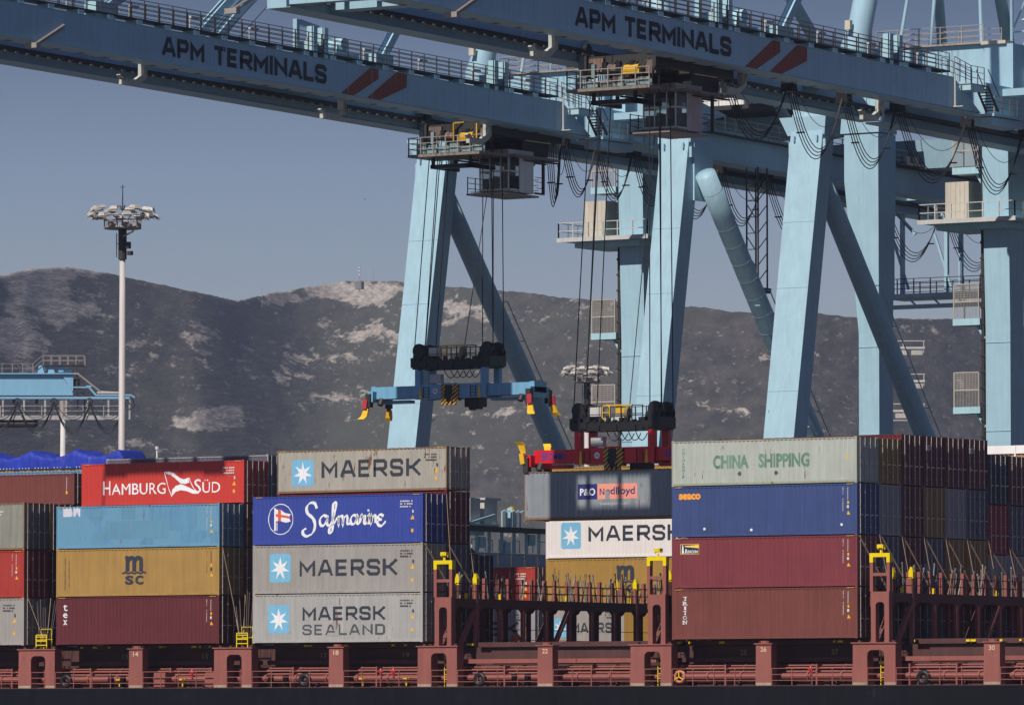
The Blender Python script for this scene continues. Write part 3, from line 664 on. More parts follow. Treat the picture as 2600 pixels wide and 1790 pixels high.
att = hills.data.attributes.new('rockiness', 'FLOAT', 'POINT'); att.data.foreach_set('value', rock)

# tiny radio masts and pylons on the far ridge
def ridge_point(px, py, d): 
    az = math.atan((px-1300)/16290.8); return Vector((CX + math.sin(az-YAW)*d, CY + math.cos(az-YAW)*d, CZ + (1838-py)/16290.8*d))
for i, (px, py, hh, lb) in enumerate(((912,712,9,'red and white radio mast on a hut on the ridge'), (947,712,8,'thin bare radio mast on the ridge beside the hut'), (664,754,5,'small pole on the ridge by the saddle'))):
    p = ridge_point(px, py, 3700 if px > 800 else 3600); t = T('radio_mast', lb, 'mast', p, group='masts on the ridge')
    FR[t.name] = Vector((0,0,0)); m = MB(); m.tube([(0,0,-6), (0,0,hh)], .22 if i == 0 else .12, 6); obj('pole', m, flat('mast_grey', (.35,.32,.32)), t)
    if i == 0:
        m = MB(); m.box(-2.2,2.2,-1.5,1.5,-5,-.6); obj('hut', m, flat('hut_grey', (.2,.19,.18)), t)
        m = MB()
        for z in (3.2, 5.2, 7.2): m.box(-.45,.45,-.3,.3,z,z+.7)
        obj('antenna', m, WHITE, t)
# small white tower on the wooded foothill
p = ridge_point(398, 1152, 3000); t = T('signal_tower', 'small white tower on the wooded lower slope', 'tower', p); FR[t.name] = Vector((0,0,0))
m = MB(); m.tube([(0,0,-8),(0,0,1.8)], [.5,.4], 8); obj('shaft', m, WHITE, t); m = MB(); m.tube([(0,0,1.8),(0,0,3.2)], .8, 8); obj('cabin', m, WHITE, t)

# haze: one closed box of even, thin air round everything
hz = MB().box(-5200, 5200, -900, 6000, -18, 420)
hmat = bpy.data.materials.new('thin_haze'); hmat.use_nodes = True; n = hmat.node_tree; n.nodes.remove(n.nodes['Principled BSDF'])
pv = n.nodes.new('ShaderNodeVolumePrincipled'); pv.inputs['Color'].default_value = (.66,.76,1.0,1); pv.inputs['Density'].default_value = .000075; pv.inputs['Anisotropy'].default_value = .2
n.links.new(pv.outputs[0], n.nodes['Material Output'].inputs['Volume'])
HAZE = structure('haze', hz, hmat, kind='stuff')
HAZE['label'] = 'thin blue haze fading the far hills'
# ---------------------------------------------------------------- the ship
ship = T('container_ship', 'black-hulled container ship with oxide red deck gear loaded with stacked containers', 'ship', (24, 16, -14.5), (0,0,0))
DK = -2.65
m = MB(); prof_ = [(-.4,DK),(-.4,-13),(1.2,-16.5),(38.6,-16.5),(40.2,-13),(40.2,DK)]
m.prism(prof_, 'x', -70, 118); obj('hull', m, HULL, ship)
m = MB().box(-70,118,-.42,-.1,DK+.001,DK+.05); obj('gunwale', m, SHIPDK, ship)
m = MB().box(-70,118,-.1,40.1,DK,DK+.02); obj('deck', m, DECKR, ship)
m = MB()
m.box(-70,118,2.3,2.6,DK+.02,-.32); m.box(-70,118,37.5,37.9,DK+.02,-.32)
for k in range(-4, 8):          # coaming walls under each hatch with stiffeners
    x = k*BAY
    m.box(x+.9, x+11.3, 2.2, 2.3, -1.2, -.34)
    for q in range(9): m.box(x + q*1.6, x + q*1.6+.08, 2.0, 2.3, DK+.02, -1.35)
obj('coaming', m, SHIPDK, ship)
for k in range(-4, 8):
    m = MB(); x = k*BAY
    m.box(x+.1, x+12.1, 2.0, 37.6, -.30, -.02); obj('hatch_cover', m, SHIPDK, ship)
    m = MB().box(x-2.0, x+13.9, 1.5, 1.7, -1.25, -1.0); obj('side_girder', m, SHIPRED if k in (2, 4) else SHIPDK, ship)  # open bays get the lit red, the rest its shaded copy
NUMC = flat('number_cream', (.62,.45,.30)); NUMD = flat('number_cream_shaded', (.32,.22,.15))  # second one is the cream dimmed, coaming shade put into the colour
def numeral(s, x, z, h, parent, mat, y):
    lay = bfont(s, h*.72*len(s), h, .02); o = decal('painted_number', parent, lay, mat, 'y'); o.location = (x - h*.36*len(s), y, z) if True else 0
    return o
nums = {0:'14', 1:'18', 2:'22', 3:'26', 4:'30'}
for k in range(-3, 7):
    x = k*BAY + 6.28; m = MB()
    m.box(x-.5, x+.5, -.35, .25, DK+.05, -.30); m.box(x-.6, x+.6, -.42, .32, -.30, -.24); m.tube([(x-.05,-.05,-.24),(x-.05,-.05,-.10)], .28, 10)
    p = obj('support_pillar', m, SHIPRED, ship)
    if k in nums: numeral(nums[k], x, -.72, .27, p, NUMC, -.36)
    m = MB().box(x-.505, x+.505, -.356, .255, DK+.05, DK+.2); obj('worn_base', m, paint('bare_scuffed_base', (.36,.27,.20), .8, .3, .4), p)
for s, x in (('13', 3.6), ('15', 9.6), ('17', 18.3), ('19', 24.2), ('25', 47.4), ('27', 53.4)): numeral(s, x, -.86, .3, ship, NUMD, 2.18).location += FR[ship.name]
for k in range(-2, 7):
    x0 = k*BAY - 2.57; x1 = k*BAY + .17; m = MB()
    # portal frame outline with a round-cornered opening
    a, b_, top = x0+.93, x0+2.02, -.66
    m.box(x0, a, -.35, .35, DK+.05, -.30); m.box(b_, x1, -.35, .35, DK+.05, -.30)
    m.box(a, b_, -.35, .35, top, -.30); m.box(x0-.1, x1+.1, -.42, .42, -.30, -.23)
    for s in (0, 1):     # corner fillets
        xx = a if s == 0 else b_; sg = 1 if s == 0 else -1
        pts = [(xx, top)] + [(xx + sg*(.25 - .25*math.sin(R(q*18))), top - .25 + .25*math.cos(R(q*18)))for q in range(6)][::1]
        m.prism([(xx, top), (xx + sg*.25, top), (xx + sg*.12, top-.05), (xx + sg*.04, top-.13), (xx, top-.25)], 'y', -.35, .35)
    pf = obj('portal_frame', m, SHIPRED, ship)
    m = MB().box(x0-.004, a+.004, -.357, .357, DK+.05, DK+.2); m.box(b_-.004, x1+.004, -.357, .357, DK+.05, DK+.2); obj('worn_base', m, MATS['bare_scuffed_base'], pf)
    m = MB()
    for xx in (x0+.25, x0+1.0, x0+1.9, x1-.3): m.box(xx, xx+.18, -.2, .05, -.23, -.12)
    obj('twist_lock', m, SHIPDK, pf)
    m = MB()
    for xx in (x0+1.32, x0+1.72): m.beam((xx, .5, DK), (xx, .5, -.3), .05)
    for q in range(8): m.beam((x0+1.32, .5, DK+.2+q*.28), (x0+1.72, .5, DK+.2+q*.28), .03)
    obj('ladder', m, YELB if k > 1 else SHIPRED, pf)
# railings between the posts
spans = []
for k in range(-3, 6):
    x = k*BAY; spans += [(x+.2, x+5.75), (x+6.8, x+12.05), (x+BAY-1.64, x+BAY-.55)]
for a, b_ in spans:
    m = MB(); n_ = max(1, round((b_-a)/1.35))
    for z in (DK+.33, DK+.66, DK+1.0): m.beam((a,-.3,z),(b_,-.3,z), .04)
    for i in range(n_+1): m.beam((a+(b_-a)*i/n_,-.3,DK+.05),(a+(b_-a)*i/n_,-.3,DK+1.0), .045)
    obj('railing', m, SHIPRED, ship)
for (y, z, r) in ((1.1,-1.62,.05),(1.2,-1.82,.07),(.9,-2.08,.17),(1.3,-2.3,.06),(1.35,-1.48,.05)):
    m = MB(); x = -40
    m.tube([(x,y,z),(90,y,z)], r, 8)
    for q in range(60): m.tube([(x+q*2.2,y,z-.001),(x+q*2.2+.12,y,z)], r*1.5, 8)
    obj('pipe', m, SHIPRED, ship)
m = MB()
for q in range(44): m.box(-40+q*3, -39.9+q*3, .75, 1.5, DK, -1.4)
pieces('pipe_support', m, SHIPRED, ship)
for x in (.95, 18.6, 31.0, -13.5, 60.5):        # panama leads
    m = MB().torus((x,-.2,DK+.45), .29, .16, 'y', 20, 8); m.box(x-.45,x+.45,-.25,.1,DK,DK+.12); obj('fairlead', m, BLACK, ship, True)
for x in (5.0, 4.1, 17.0, 15.9, 33.2, 34.1, -10):
    m = MB().tube([(x,.1,DK),(x,.1,DK+.72),(x,.1,DK+.78)], [.19,.19,.23], 12); m.box(x-.35,x+.35,-.2,.4,DK,DK+.08); obj('bollard', m, BLACK, ship, True)
RED = paint('hydrant_red', (.45,.01,.02), .4)
for x in (5.3, 9.7, 20.0, 23.4, 24.3, 52.7, -6):
    m = MB().tube([(x,.7,-2.0),(x,.7,-1.62),(x,.7,-1.52)], [.07,.09,.05], 8); m.tube([(x-.15,.7,-1.72),(x+.15,.7,-1.72)], .06, 8); obj('hydrant', m, RED, ship)
for x in (4.6, 9.3, 22.4, 25.5):
    m = MB().tube([(x,.3,DK),(x,.3,DK+.5)], .05, 6); m.tube([(x,.3,DK+.5),(x,.3,DK+.57)], .25, 10); obj('vent_cap', m, YELB, ship)
for x in (7.3, 11.1): m = MB().box(x,x+.85,.1,.7,DK+.1,DK+.95); obj('winch_box', m, SHIPRED, ship)
# small lights, plates and yellow tank lids under the hatch covers
m = MB(); rnd = random.Random(8)
for q in range(46):
    x = -8 + rnd.random()*74
    if not (29 < x < 43): m.box(x, x+.12+rnd.random()*.25, 1.9, 2.1, -.2, -.08)
obj('cleat', m, YELB, ship)
m = MB()
for x in (5.1, 9.9, 13.2, 25.3, 37.2, 47.0, 50.9, 52.9): m.box(x, x+.16, 2.1, 2.16, -1.2, -1.03)
obj('label_plate', m, WLET, ship)
# yellow lashing stands on the two left portals
for x in (-1.5, 13.5):
    m = MB()
    for dx in (0, .8):
        for dy in (0, .5): m.beam((x+dx,dy,-.23),(x+dx,dy,1.0 if dy else .62), .06)
    for z in (.0, .25, .5, .62): m.beam((x,0,z),(x+.8,0,z), .05)
    for z in (.35, .98): m.beam((x,.5,z),(x+.8,.5,z), .05)
    m.box(x, x+.8, 0, .5, .3, .34); obj('lashing_stand', m, YELB, ship)
    for q in range(7):
        m = MB(); m.tube([(x+.1+q*.1, .2+q*.05, .0),(x-.3+q*.25+rnd.random()*.3, .3, 2.2+rnd.random()*1.0)], .018, 5); obj('loose_rod', m, RAILM, ship)
# lashing bridges between the bays
BR = paint('bridge_oxide', (.13,.05,.04), .65, .5, .3, rustcol=(.07,.04,.03,1))
def bridge(k):
    x0 = k*BAY - 1.75; x1 = k*BAY - .30; lx0 = k*BAY - 1.42; lx1 = k*BAY - .26
    br = obj('lashing_bridge', MB().box(x0, x1, .2, 38.0, 2.3, 2.52), BR, ship)
    obj('lower_walkway', MB().box(x0+.1, x1-.1, .4, 38.0, -1.1, -1.0), BR, br)
    # front tower: two legs, arch, upper frame, yellow head and lamp
    m = MB()
    for a in (lx0, lx1-.30): m.box(a, a+.30, -.30, .12, -.23, 2.0)
    m.box(lx0, lx1, -.30, .12, 2.0, 2.58)
    for sg, xx in ((1, lx0+.3), (-1, lx1-.3)): m.prism([(xx,2.0),(xx+sg*.16,2.0),(xx+sg*.04,1.93),(xx,1.8)], 'y', -.3, .12)
    for a in (lx0-.08, lx1-.16): m.box(a, a+.2, -.28, .02, 2.58, 4.22)
    m.box(lx0+.12, lx1-.16, -.26, 0, 3.45, 3.62)
    obj('front_tower', m, SHIPRED, br)
    m = MB()
    for a in (lx0-.09, lx1-.17): m.box(a, a+.22, -.29, .03, 4.2, 4.5)
    m.box(lx0-.09, lx1+.05, -.29, .03, 4.5, 4.72); obj('tower_head', m, YELB, br)
    m = MB(); xm = (lx0+lx1)/2
    m.tube([(xm,-.15,4.72),(xm,-.15,4.9)], .07, 8); m.box(xm-.2,xm+.2,-.28,.05,4.98,5.2); m.box(xm-.12,xm+.12,-.31,-.28,5.0,5.18); m.tube([(xm-.2,-.1,4.9),(xm-.2,-.1,5.02)],.03,6); m.tube([(xm+.2,-.1,4.9),(xm+.2,-.1,5.02)],.03,6)
    obj('floodlight', m, YELB, br)
    m = MB()
    for xx in (xm-.02, xm+.22): m.beam((xx,.3,-.2),(xx,.3,2.3), .035)
    for q in range(9): m.beam((xm-.02,.3,-.1+q*.27),(xm+.22,.3,-.1+q*.27), .025)
    obj('ladder', m, paint('ladder_ochre', (.42,.22,.08)), br)
    for s, xx in ((0, x0), (1, x1-.2)):
        # longitudinal beam with scalloped underside
        m = MB()
        for i in range(15):
            y = i*2.5 + .1; pts = [(y,2.3),(y+2.5,2.3),(y+2.5,1.75),(y+2.2,1.8),(y+1.95,2.02),(y+.55,2.02),(y+.3,1.8),(y,1.75)]
            m.prism(pts, 'x', xx+.03, xx+.17)
        obj('scalloped_beam', m, BR, br)
        for i in range(1, 16):
            tall = i in (1, 8); m = MB().box(xx, xx+.22, i*2.5-.12, i*2.5+.12, -1.0 if s else -.4, 3.35 if tall else 1.9)
            p = obj('post', m, BR if not s else SHIPRED, br)
            if tall:
                m = MB(); c = i*2.5; m.hexa([(xx-.03,c-.15,3.35),(xx+.25,c-.15,3.35),(xx+.25,c+.15,3.35),(xx-.03,c+.15,3.35)], [(xx-.03,c-.15,3.72),(xx+.25,c-.15,3.72),(xx+.25,c+.15,3.72),(xx-.03,c+.15,3.72)])
                m.hexa([(xx-.03,c-.15,3.721),(xx+.25,c-.15,3.721),(xx+.25,c+.15,3.721),(xx-.03,c+.15,3.721)], [(xx+.08,c-.15,4.0),(xx+.18,c-.15,4.0),(xx+.18,c+.03,4.0),(xx+.08,c+.03,4.0)])
                obj('guide_cap', m, YELB, p)
        m = MB()
        for i in (0, 4, 9, 13):
            m.beam((xx+.1, i*2.5+.3, -.9), (xx+.1, i*2.5+2.4, 1.9), .26, .2)
        obj('diagonal_brace', m, BR if not s else SHIPRED, br)
        m = MB(); xr = xx + (.02 if s == 0 else .18)
        for z in (2.95, 3.4): m.beam((xr,.3,z),(xr,38,z), .045)
        for i in range(29): m.beam((xr,.3+i*1.32,2.5),(xr,.3+i*1.32,3.4), .04)
        obj('railing', m, BR, br)
    for i in range(1, 15):
        for xx in (x0+.35, x1-.4): obj('rod_plate', MB().box(xx, xx+.2, i*2.5+1.1, i*2.5+1.3, 2.5, 3.75), SHIPRED, br)
    m = MB()
    for z in (.4, 1.0): m.beam((x0+.3,.6,z-.2),(x0+.3,38,z-.2), .035)
    obj('lower_railing', m, BR, br)
    rn = random.Random(20+k)
    for i in range(90):
        y = .8 + rn.random()*34
        y = round((y-.8)/2.5)*2.5 + .6 + rn.random()*1.2; xx = x0 + .3 + rn.random()*.9
        m = MB(); tp = (xx + rn.uniform(-.25,.25), y + rn.uniform(-.35,.35), 3.5 + rn.random()*.75)
        m.tube([(xx,y,2.5), tp], .034, 5); m.tube([Vector(tp)-Vector((0,0,.05)), Vector(tp)+Vector((0,0,.07))], .05, 6); m.tube([(xx,y,2.55),((xx*3+tp[0])/4,(y*3+tp[1])/4,2.55+.3)], .045, 6)
        obj('lashing_rod', m, GALV if i % 3 == 1 else RAILM if i % 3 else DARK, br)
    m = MB()
    for i in range(8): yy = 1.9+i*3.6; m.box(x1-.5,x1-.36,yy,yy+.14,2.52,2.85)
    obj('rod_marker', m, YELB, br)
for k in (2, 3, 4): bridge(k)
# taut lashing rods tied from container corners to the bridges
RODM = paint('rusty_rod', (.32,.22,.14), .6, .4)
def rod(p, q, lb, grp):
    m = MB(); p = Vector(p); q = Vector(q); b0 = p.copy(); m.tube([p-b0, q-b0], .022, 5); m.tube([(q-b0)*.78, (q-b0)*.98], .045, 6)
    o = obj('lashing_rod', m, RODM); o.location = b0; tag(o, lb, 'lashing rod', grp)
XR = 3*BAY + 12.2
for r in range(0, 10):
    for d in (0, .09): rod((XR+.03, r*2.5+.1+d, 2*HC-.05 - (.4 if r > 5 else 0)), (XR+.75, r*2.5+2.15+d, 2.6), 'taut lashing rod slanting across container ends to the lashing bridge below the green-topped stack', 'lashing rods slanting to the bridge')
    rod((XR+.03, r*2.5+2.42, 2*HC+.05 - (.4 if r > 5 else 0)), (XR+.75, r*2.5+2.3, 2.6), 'upright lashing rod between door ends of the green-topped stack', 'upright lashing rods by the green-topped stack')
XR = BAY + 12.2
for r in range(0, 2):
    for d in (0, .09): rod((XR+.03, r*2.5+.1+d, 2*HC-.05), (XR+.75, r*2.5+2.15+d, 2.7), 'taut lashing rod slanting beside the star-emblem stack', 'lashing rods by the star-emblem stack')
    rod((XR+.03, r*2.5+2.42, (3 if r == 0 else 2)*HC), (XR+.75, r*2.5+2.0, 2.6), 'upright lashing rod beside the star-emblem stack', 'upright lashing rods by the star-emblem stack')
for x in (-2.3, 12.35):
    wh = 'between maroon and rusty silver containers' if x > 0 else 'beside the cut-off grey container'
    rod((x,.1,2*HC if x > 0 else 3.0), (x+1.2,.3,.2), 'longer lashing rod down to the yellow stand ' + wh, 'lashing rods at the yellow stands')
    rod((x+.05,2.4,HC), (x+1.3,.4,.2), 'shorter lashing rod down to the yellow stand ' + wh, 'lashing rods at the yellow stands')
# lifebuoy on the rail
t = T('lifebuoy', 'orange and white lifebuoy with yellow frame on the deck rail', 'lifebuoy', (44.75, -.42, DK+.1), (44.75,-.42,DK+.55))
m = MB().torus((0,0,0), .30, .085, 'y', 24, 8); obj('ring', m, paint('buoy_orange', (.52,.16,.10), .6), t, True)
m = MB()
for a in (45, 135, 225, 315):
    for dd in (-9, 0, 9): 
        c_ = Vector((math.cos(R(a+dd))*.30, 0, math.sin(R(a+dd))*.30)); m.torus(c_, .075, .02, 'y' , 8, 5)
obj('band', m, WLET, t)
m = MB()
for a in (90, 210, 330): m.beam((0,-.1,0),(math.cos(R(a))*.33,-.1,math.sin(R(a))*.33), .05)
obj('holder', m, YELB, t)
# ---------------------------------------------------------------- ship-to-shore cranes
ZB = lambda Y: 34.08 - .01857*(Y - 18.8)        # underside of the girders, which rise slightly to seaward
YT = -21.5; YH = 40.2
def girder_box(m, x0, x1, y0, y1, cut=0.0, h=1.96):
    m.hexa([(x0,y0,ZB(y0)),(x1,y0,ZB(y0)),(x1,y1+cut,ZB(y1)),(x0,y1+cut,ZB(y1))], [(x0,y0,ZB(y0)+h),(x1,y0,ZB(y0)+h),(x1,y1,ZB(y1)+h),(x0,y1,ZB(y1)+h)])
def handrail(m, pts, h=1.1, n=4, step=1.42, r=.04):
    for p, q in zip(pts, pts[1:]):
        p = Vector(p); q = Vector(q); L_ = (q-p).length; c = max(1, round(L_/step))
        for i in range(n): z = Vector((0,0,h*(i+1)/n)); m.beam(p+z, q+z, r)
        for i in range(c+1): a = p.lerp(q, i/c); m.beam(a, a+Vector((0,0,h)), r*1.4)
def xtext(parent, lay, mat, y, zfun, x, nm='lettering'):
    """flat lettering sheared along the sloping girder side"""
    lay = [([(u+y, v + zfun(u+y)) for u, v in vs], f) for vs, f in lay]
    me = decal_mesh(nm, lay, 'x', base=0); o = obj(nm, me, mat, parent); o.location = (x, 0, 0); return o
def sag(p, q, d, n=14):
    p = Vector(p); q = Vector(q); return [p.lerp(q, i/n) - Vector((0,0,d*4*(i/n)*(1-i/n))) for i in range(n+1)]
FENDR = paint('stripe_red_brown', (.26,.055,.025), .6, .05)
MESH = paint('screen_mesh', (.40,.36,.31), .6, .1)
BEIGE = paint('beige_cabinet', (.52,.47,.39), .55, .12)
def crane(Xc, label, yt, festoon):
    c = T('quay_crane', label, 'crane', (Xc, 56, -11.5), (Xc, 0, 0), 'ship-to-shore cranes')
    # --- hinged boom: twin box girders
    for side in (1, -1):
        xa, xb = (2.98, 4.44) if side > 0 else (-4.40, -2.94)
        m = MB(); girder_box(m, xa, xb, YT, YH, 3.4); g = obj('boom_girder', m, CB, c)
        m = MB()
        for yy in [YT + .4 + i*(63/24) for i in range(25)]:      # vertical stiffener seams
            m.box(xb, xb+.012, yy, yy+.05, ZB(yy)+.05, ZB(yy)+1.9)
        m.hexa([(xa-.06,YT,ZB(YT)-.05),(xb+.1,YT,ZB(YT)-.05),(xb+.1,43.6,ZB(43.6)-.05),(xa-.06,43.6,ZB(43.6)-.05)], [(xa-.06,YT,ZB(YT)-.002),(xb+.1,YT,ZB(YT)-.002),(xb+.1,43.6,ZB(43.6)-.002),(xa-.06,43.6,ZB(43.6)-.002)])
        m.hexa([(xa-.06,YT,ZB(YT)+1.965),(xb+.06,YT,ZB(YT)+1.965),(xb+.06,YH,ZB(YH)+1.965),(xa-.06,YH,ZB(YH)+1.965)], [(xa-.06,YT,ZB(YT)+2.0),(xb+.06,YT,ZB(YT)+2.0),(xb+.06,YH,ZB(YH)+2.0),(xa-.06,YH,ZB(YH)+2.0)])
        obj('flange', m, CB, g)
        xi = xa if side > 0 else xb
        m = MB(); s_ = -1 if side > 0 else 1                     # inner ledge carrying the trolley rail
        m.hexa([(xi,YT,ZB(YT)+.5),(xi+s_*.45,YT,ZB(YT)+.5),(xi+s_*.45,43.5,ZB(43.5)+.5),(xi,43.5,ZB(43.5)+.5)][::s_], [(xi,YT,ZB(YT)+.62),(xi+s_*.45,YT,ZB(YT)+.62),(xi+s_*.45,43.5,ZB(43.5)+.62),(xi,43.5,ZB(43.5)+.62)][::s_])
        m.beam((xi+s_*.25,YT,ZB(YT)+.70),(xi+s_*.25,43.5,ZB(43.5)+.70), .1, .16); obj('trolley_rail', m, DARK, g)
        m = MB()
        for i in range(60):
            y = YT+1+i*1.05; m.box(xi+s_*.42-.05, xi+s_*.42+.05, y, y+.3, ZB(y)+.40, ZB(y)+.5)
        obj('rail_clip', m, GALV, g)
        # walkway on top: brackets, grating, handrails
        m = MB(); y = YT + 1
        xo = 4.44 if side > 0 else -2.9
        while y < YH - 1: m.box(xo-.85, xo+.02, y, y+.55, ZB(y)+2.001, ZB(y)+2.26); y += 2.86
        pieces('walkway_bracket', m, CBD, g)
        m = MB()
        m.hexa([(xo-1.0,YT+.6,ZB(YT)+2.27),(xo,YT+.6,ZB(YT)+2.27),(xo,YH-.5,ZB(YH)+2.27),(xo-1.0,YH-.5,ZB(YH)+2.27)], [(xo-1.0,YT+.6,ZB(YT)+2.36),(xo,YT+.6,ZB(YT)+2.36),(xo,YH-.5,ZB(YH)+2.36),(xo-1.0,YH-.5,ZB(YH)+2.36)])
        obj('walkway', m, DARK, g)
        m = MB(); zz = lambda y: ZB(y) + 2.36
        for xr in (xo-.02, xo-.98): handrail(m, [(xr, YT+.6, zz(YT)), (xr, YH-.6, zz(YH))])
        obj('handrail', m, RAILM, g)
        m = MB(); y = YT + 3
        while y < YH: m.beam((xo-.5,y,zz(y)+.75),(xo-.5,y+.9,zz(y)+.75),.16,.14); m.beam((xo-.5,y,zz(y)),(xo-.5,y,zz(y)+.75),.06); y += 6.1
        obj('walkway_lamp', m, GREYW, g)
        if side > 0:
            near = g
            lay, h = stroke_text('APM', 4.25, 1.16, .24, .13); l2, h = stroke_text('TERMINALS', 11.75, 1.16, .24, .125)
            cl = lambda L_, hh: [([(p[0], min(max(p[1],0),hh)) for p in v], f) for v, f in L_]
            xtext(g, cl(lay, h), LETTER, -3.68, lambda y: ZB(y)+.42, xb+.008); xtext(g, cl(l2, h), LETTER, 1.59, lambda y: ZB(y)+.42, xb+.008)
            xtext(g, poly([(14.86,-.0),(16.25,0),(19.0,1.31),(19.0,1.94),(18.1,1.94)]), FENDR, 0, lambda y: ZB(y)+.005, xb+.008, 'painted_stripe')
            xtext(g, poly([(17.7,-.0),(19.1,0),(22.14,1.11),(22.14,1.94),(20.95,1.94)]), FENDR, 0, lambda y: ZB(y)+.005, xb+.008, 'painted_stripe')
            m = MB()        # black slots under the girder
            for i in range(26): y = YT+2+i*2.33; m.box(2.96,3.35,y,y+.5,ZB(y)-.062,ZB(y)-.052)
            obj('drain_slot', m, BLACK, g)
    # --- boom tip
    z = ZB(YT); m = MB(); m.box(-2.93,2.97,YT,YT+.75,z+.1,z+1.6); m.box(-2.93,2.97,YT+3.9,YT+5.2,ZB(YT+4)+.2,ZB(YT+4)+1.7)
    for xx in (-1.9, .3): m.box(xx,xx+.35,YT+.75,YT+3.9,z+.6,z+1.2)
    obj('boom_tip', m, CB, c)
    m = MB(); m.box(-3.2,1.4,YT-1.3,YT-.01,z+1.72,z+1.86); m.box(-3.1,-2.9,YT-1.2,YT-.01,z+1.2,z+1.72); m.box(1.1,1.3,YT-1.2,YT-.01,z+1.2,z+1.72); obj('tip_platform', m, BEIGE, c)
    m = MB(); handrail(m, [(1.35,YT-.1,z+1.86),(1.35,YT-1.25,z+1.86),(-3.15,YT-1.25,z+1.86),(-3.15,YT-.1,z+1.86)]); obj('tip_handrail', m, RAILM, c)
    for sx, y0 in ((-4.5, YT-.2), (4.6, YT+8.0)):
        m = MB(); m.tube([(sx,y0,z+1.0),(sx-.2*(sx < 0),y0-2.6,z-.3)], .07, 6); m.tube([(sx,y0,z+.8),(sx-.2*(sx < 0),y0-2.6,z-.45)], .05, 6); m.box(sx-.5,sx+.3,y0-3.0,y0-2.6,z-.6,z-.3); obj('tip_lamp_arm', m, GALV, c)
    # --- things standing on the boom: rope guides, stays, eye plates, hooks under it
    for y in (12.0, 32.2):
        m = MB()
        for dy in (0, 1.15): m.box(3.9,4.36,y+dy,y+dy+.1,ZB(y)+2.0,ZB(y)+3.9); m.box(4.28,4.42,y+dy,y+dy+.42,ZB(y)+2.0,ZB(y)+3.9)
        m.box(3.2,3.9,y,y+1.3,ZB(y)+2.0,ZB(y)+3.0); obj('rope_guide', m, CBD, c)
    m = MB(); y = 13.2; m.box(2.0,2.3,y,y+.3,ZB(y)+2.0,ZB(y)+4.6); m.beam((2.15,y+.3,ZB(y)+4.45),(2.15,y+2.4,ZB(y)+4.2),.3,.35); obj('davit', m, CB, c)
    for y, x in ((-9.0, 3.7), (10.8, -3.2), (20.0, 3.7), (9.2, -3.6)):
        top = (x*.7, 46.5, 66.0); p = Vector((x, y, ZB(y)+2.4)); q = p.lerp(Vector(top), 1.0); d = Vector((.2,0,0))
        m = MB(); m.beam(p-d, q-d, .12, .55); m.beam(p+d, q+d, .12, .55); m.beam(p, q, .4, .1)
        obj('forestay', m, CB, c)
        m = MB(); m.box(x-.35,x+.5,y-.9,y+1.0,ZB(y)+2.0,ZB(y)+3.0); obj('stay_bracket', m, CBD, c)
    m = MB()
    for y in (17.8,):
        for x in (.7, 2.2):
            z = ZB(y)+2.0; pts = [(y-.7,z),(y+.9,z),(y+.7,z+1.3),(y+.45,z+1.75),(y+.1,z+1.85),(y-.3,z+1.5)]
            m.prism(pts, 'x', x, x+.16)
        m.box(.7,2.4,y+.7,y+2.0,ZB(y)+2.0,ZB(y)+3.0); m.tube([(.5,y+.15,ZB(y)+3.5),(2.6,y+.15,ZB(y)+3.5)],.4,14)
    obj('sheave_bracket', m, CBD, c)
    m = MB()
    for i in range(4): m.tube([(-1.2+i*.5, 5+i*1.1, ZB(8)+2.0),(-1.0+i*.4, 46, 64)], .028, 5)
    obj('boom_hoist_rope', m, ROPE, c)
    m = MB(); m.hexa([(-2.9,14,ZB(14)+1.9),(2.9,14,ZB(14)+1.9),(2.9,22.4,ZB(22)+1.9),(-2.9,22.4,ZB(22)+1.9)],[(-2.9,14,ZB(14)+2.05),(2.9,14,ZB(14)+2.05),(2.9,22.4,ZB(22)+2.05),(-2.9,22.4,ZB(22)+2.05)])
    m.box(-2.9,2.9,34,36,ZB(35)+1.2,ZB(35)+2.2); m.box(-2.9,2.9,17,17.6,ZB(17)+1.2,ZB(17)+2.0); obj('boom_cross_tie', m, CB, c)
    for y in (-3.2, 17.6, 34.0):
        m = MB(); z = ZB(y); xx = 2.3
        m.box(xx,xx+.45,y,y+.35,z-.75,z+.35); m.beam((xx+.2,y+.15,z-.72),(xx+.2,y-.55,z-1.1),.42,.3); m.box(xx-.02,xx+.44,y-1.9,y-.5,z-1.3,z-.95)
        m.beam((xx+.2,y-1.85,z-1.0),(xx+.2,y-2.1,z-.75),.42,.1); obj('rope_support', m, paint('rusty_pale_bracket', (.50,.52,.48), .6, .75, .3), c)
    # --- hinge zone: platform, stairs, tower
    m = MB(); zt = ZB(41)+1.65; m.box(3.3,5.3,YH+.6,YH+2.3,zt-.42,zt-.05); obj('hinge_platform', m, CBD, c)
    m = MB(); m.box(3.2,5.35,YH+.55,YH+2.35,zt-.05,zt); handrail(m, [(5.3,YH-1.5,zt+.4),(5.3,YH+.6,zt),(5.3,YH+2.3,zt)], n=3, step=.8, r=.035); handrail(m, [(4.4,YH-1.5,zt+.4),(4.4,YH+2.3,zt)], n=3, step=.8, r=.035); obj('hinge_handrail', m, GALV, c)
    m = MB(); p = Vector((5.1,YH+2.3,zt)); q = Vector((5.1,YH+3.7,33.75))
    for xx in (-.42,.42): m.beam(p+Vector((xx,0,0)), q+Vector((xx,0,0)), .05, .2); m.beam(p+Vector((xx,.1,1)), q+Vector((xx,.1,1)), .045)
    for i in range(9): a = p.lerp(q,(i+.5)/9); m.box(a.x-.42,a.x+.42,a.y-.14,a.y+.14,a.z-.02,a.z+.03)
    obj('stair', m, DARK, c)
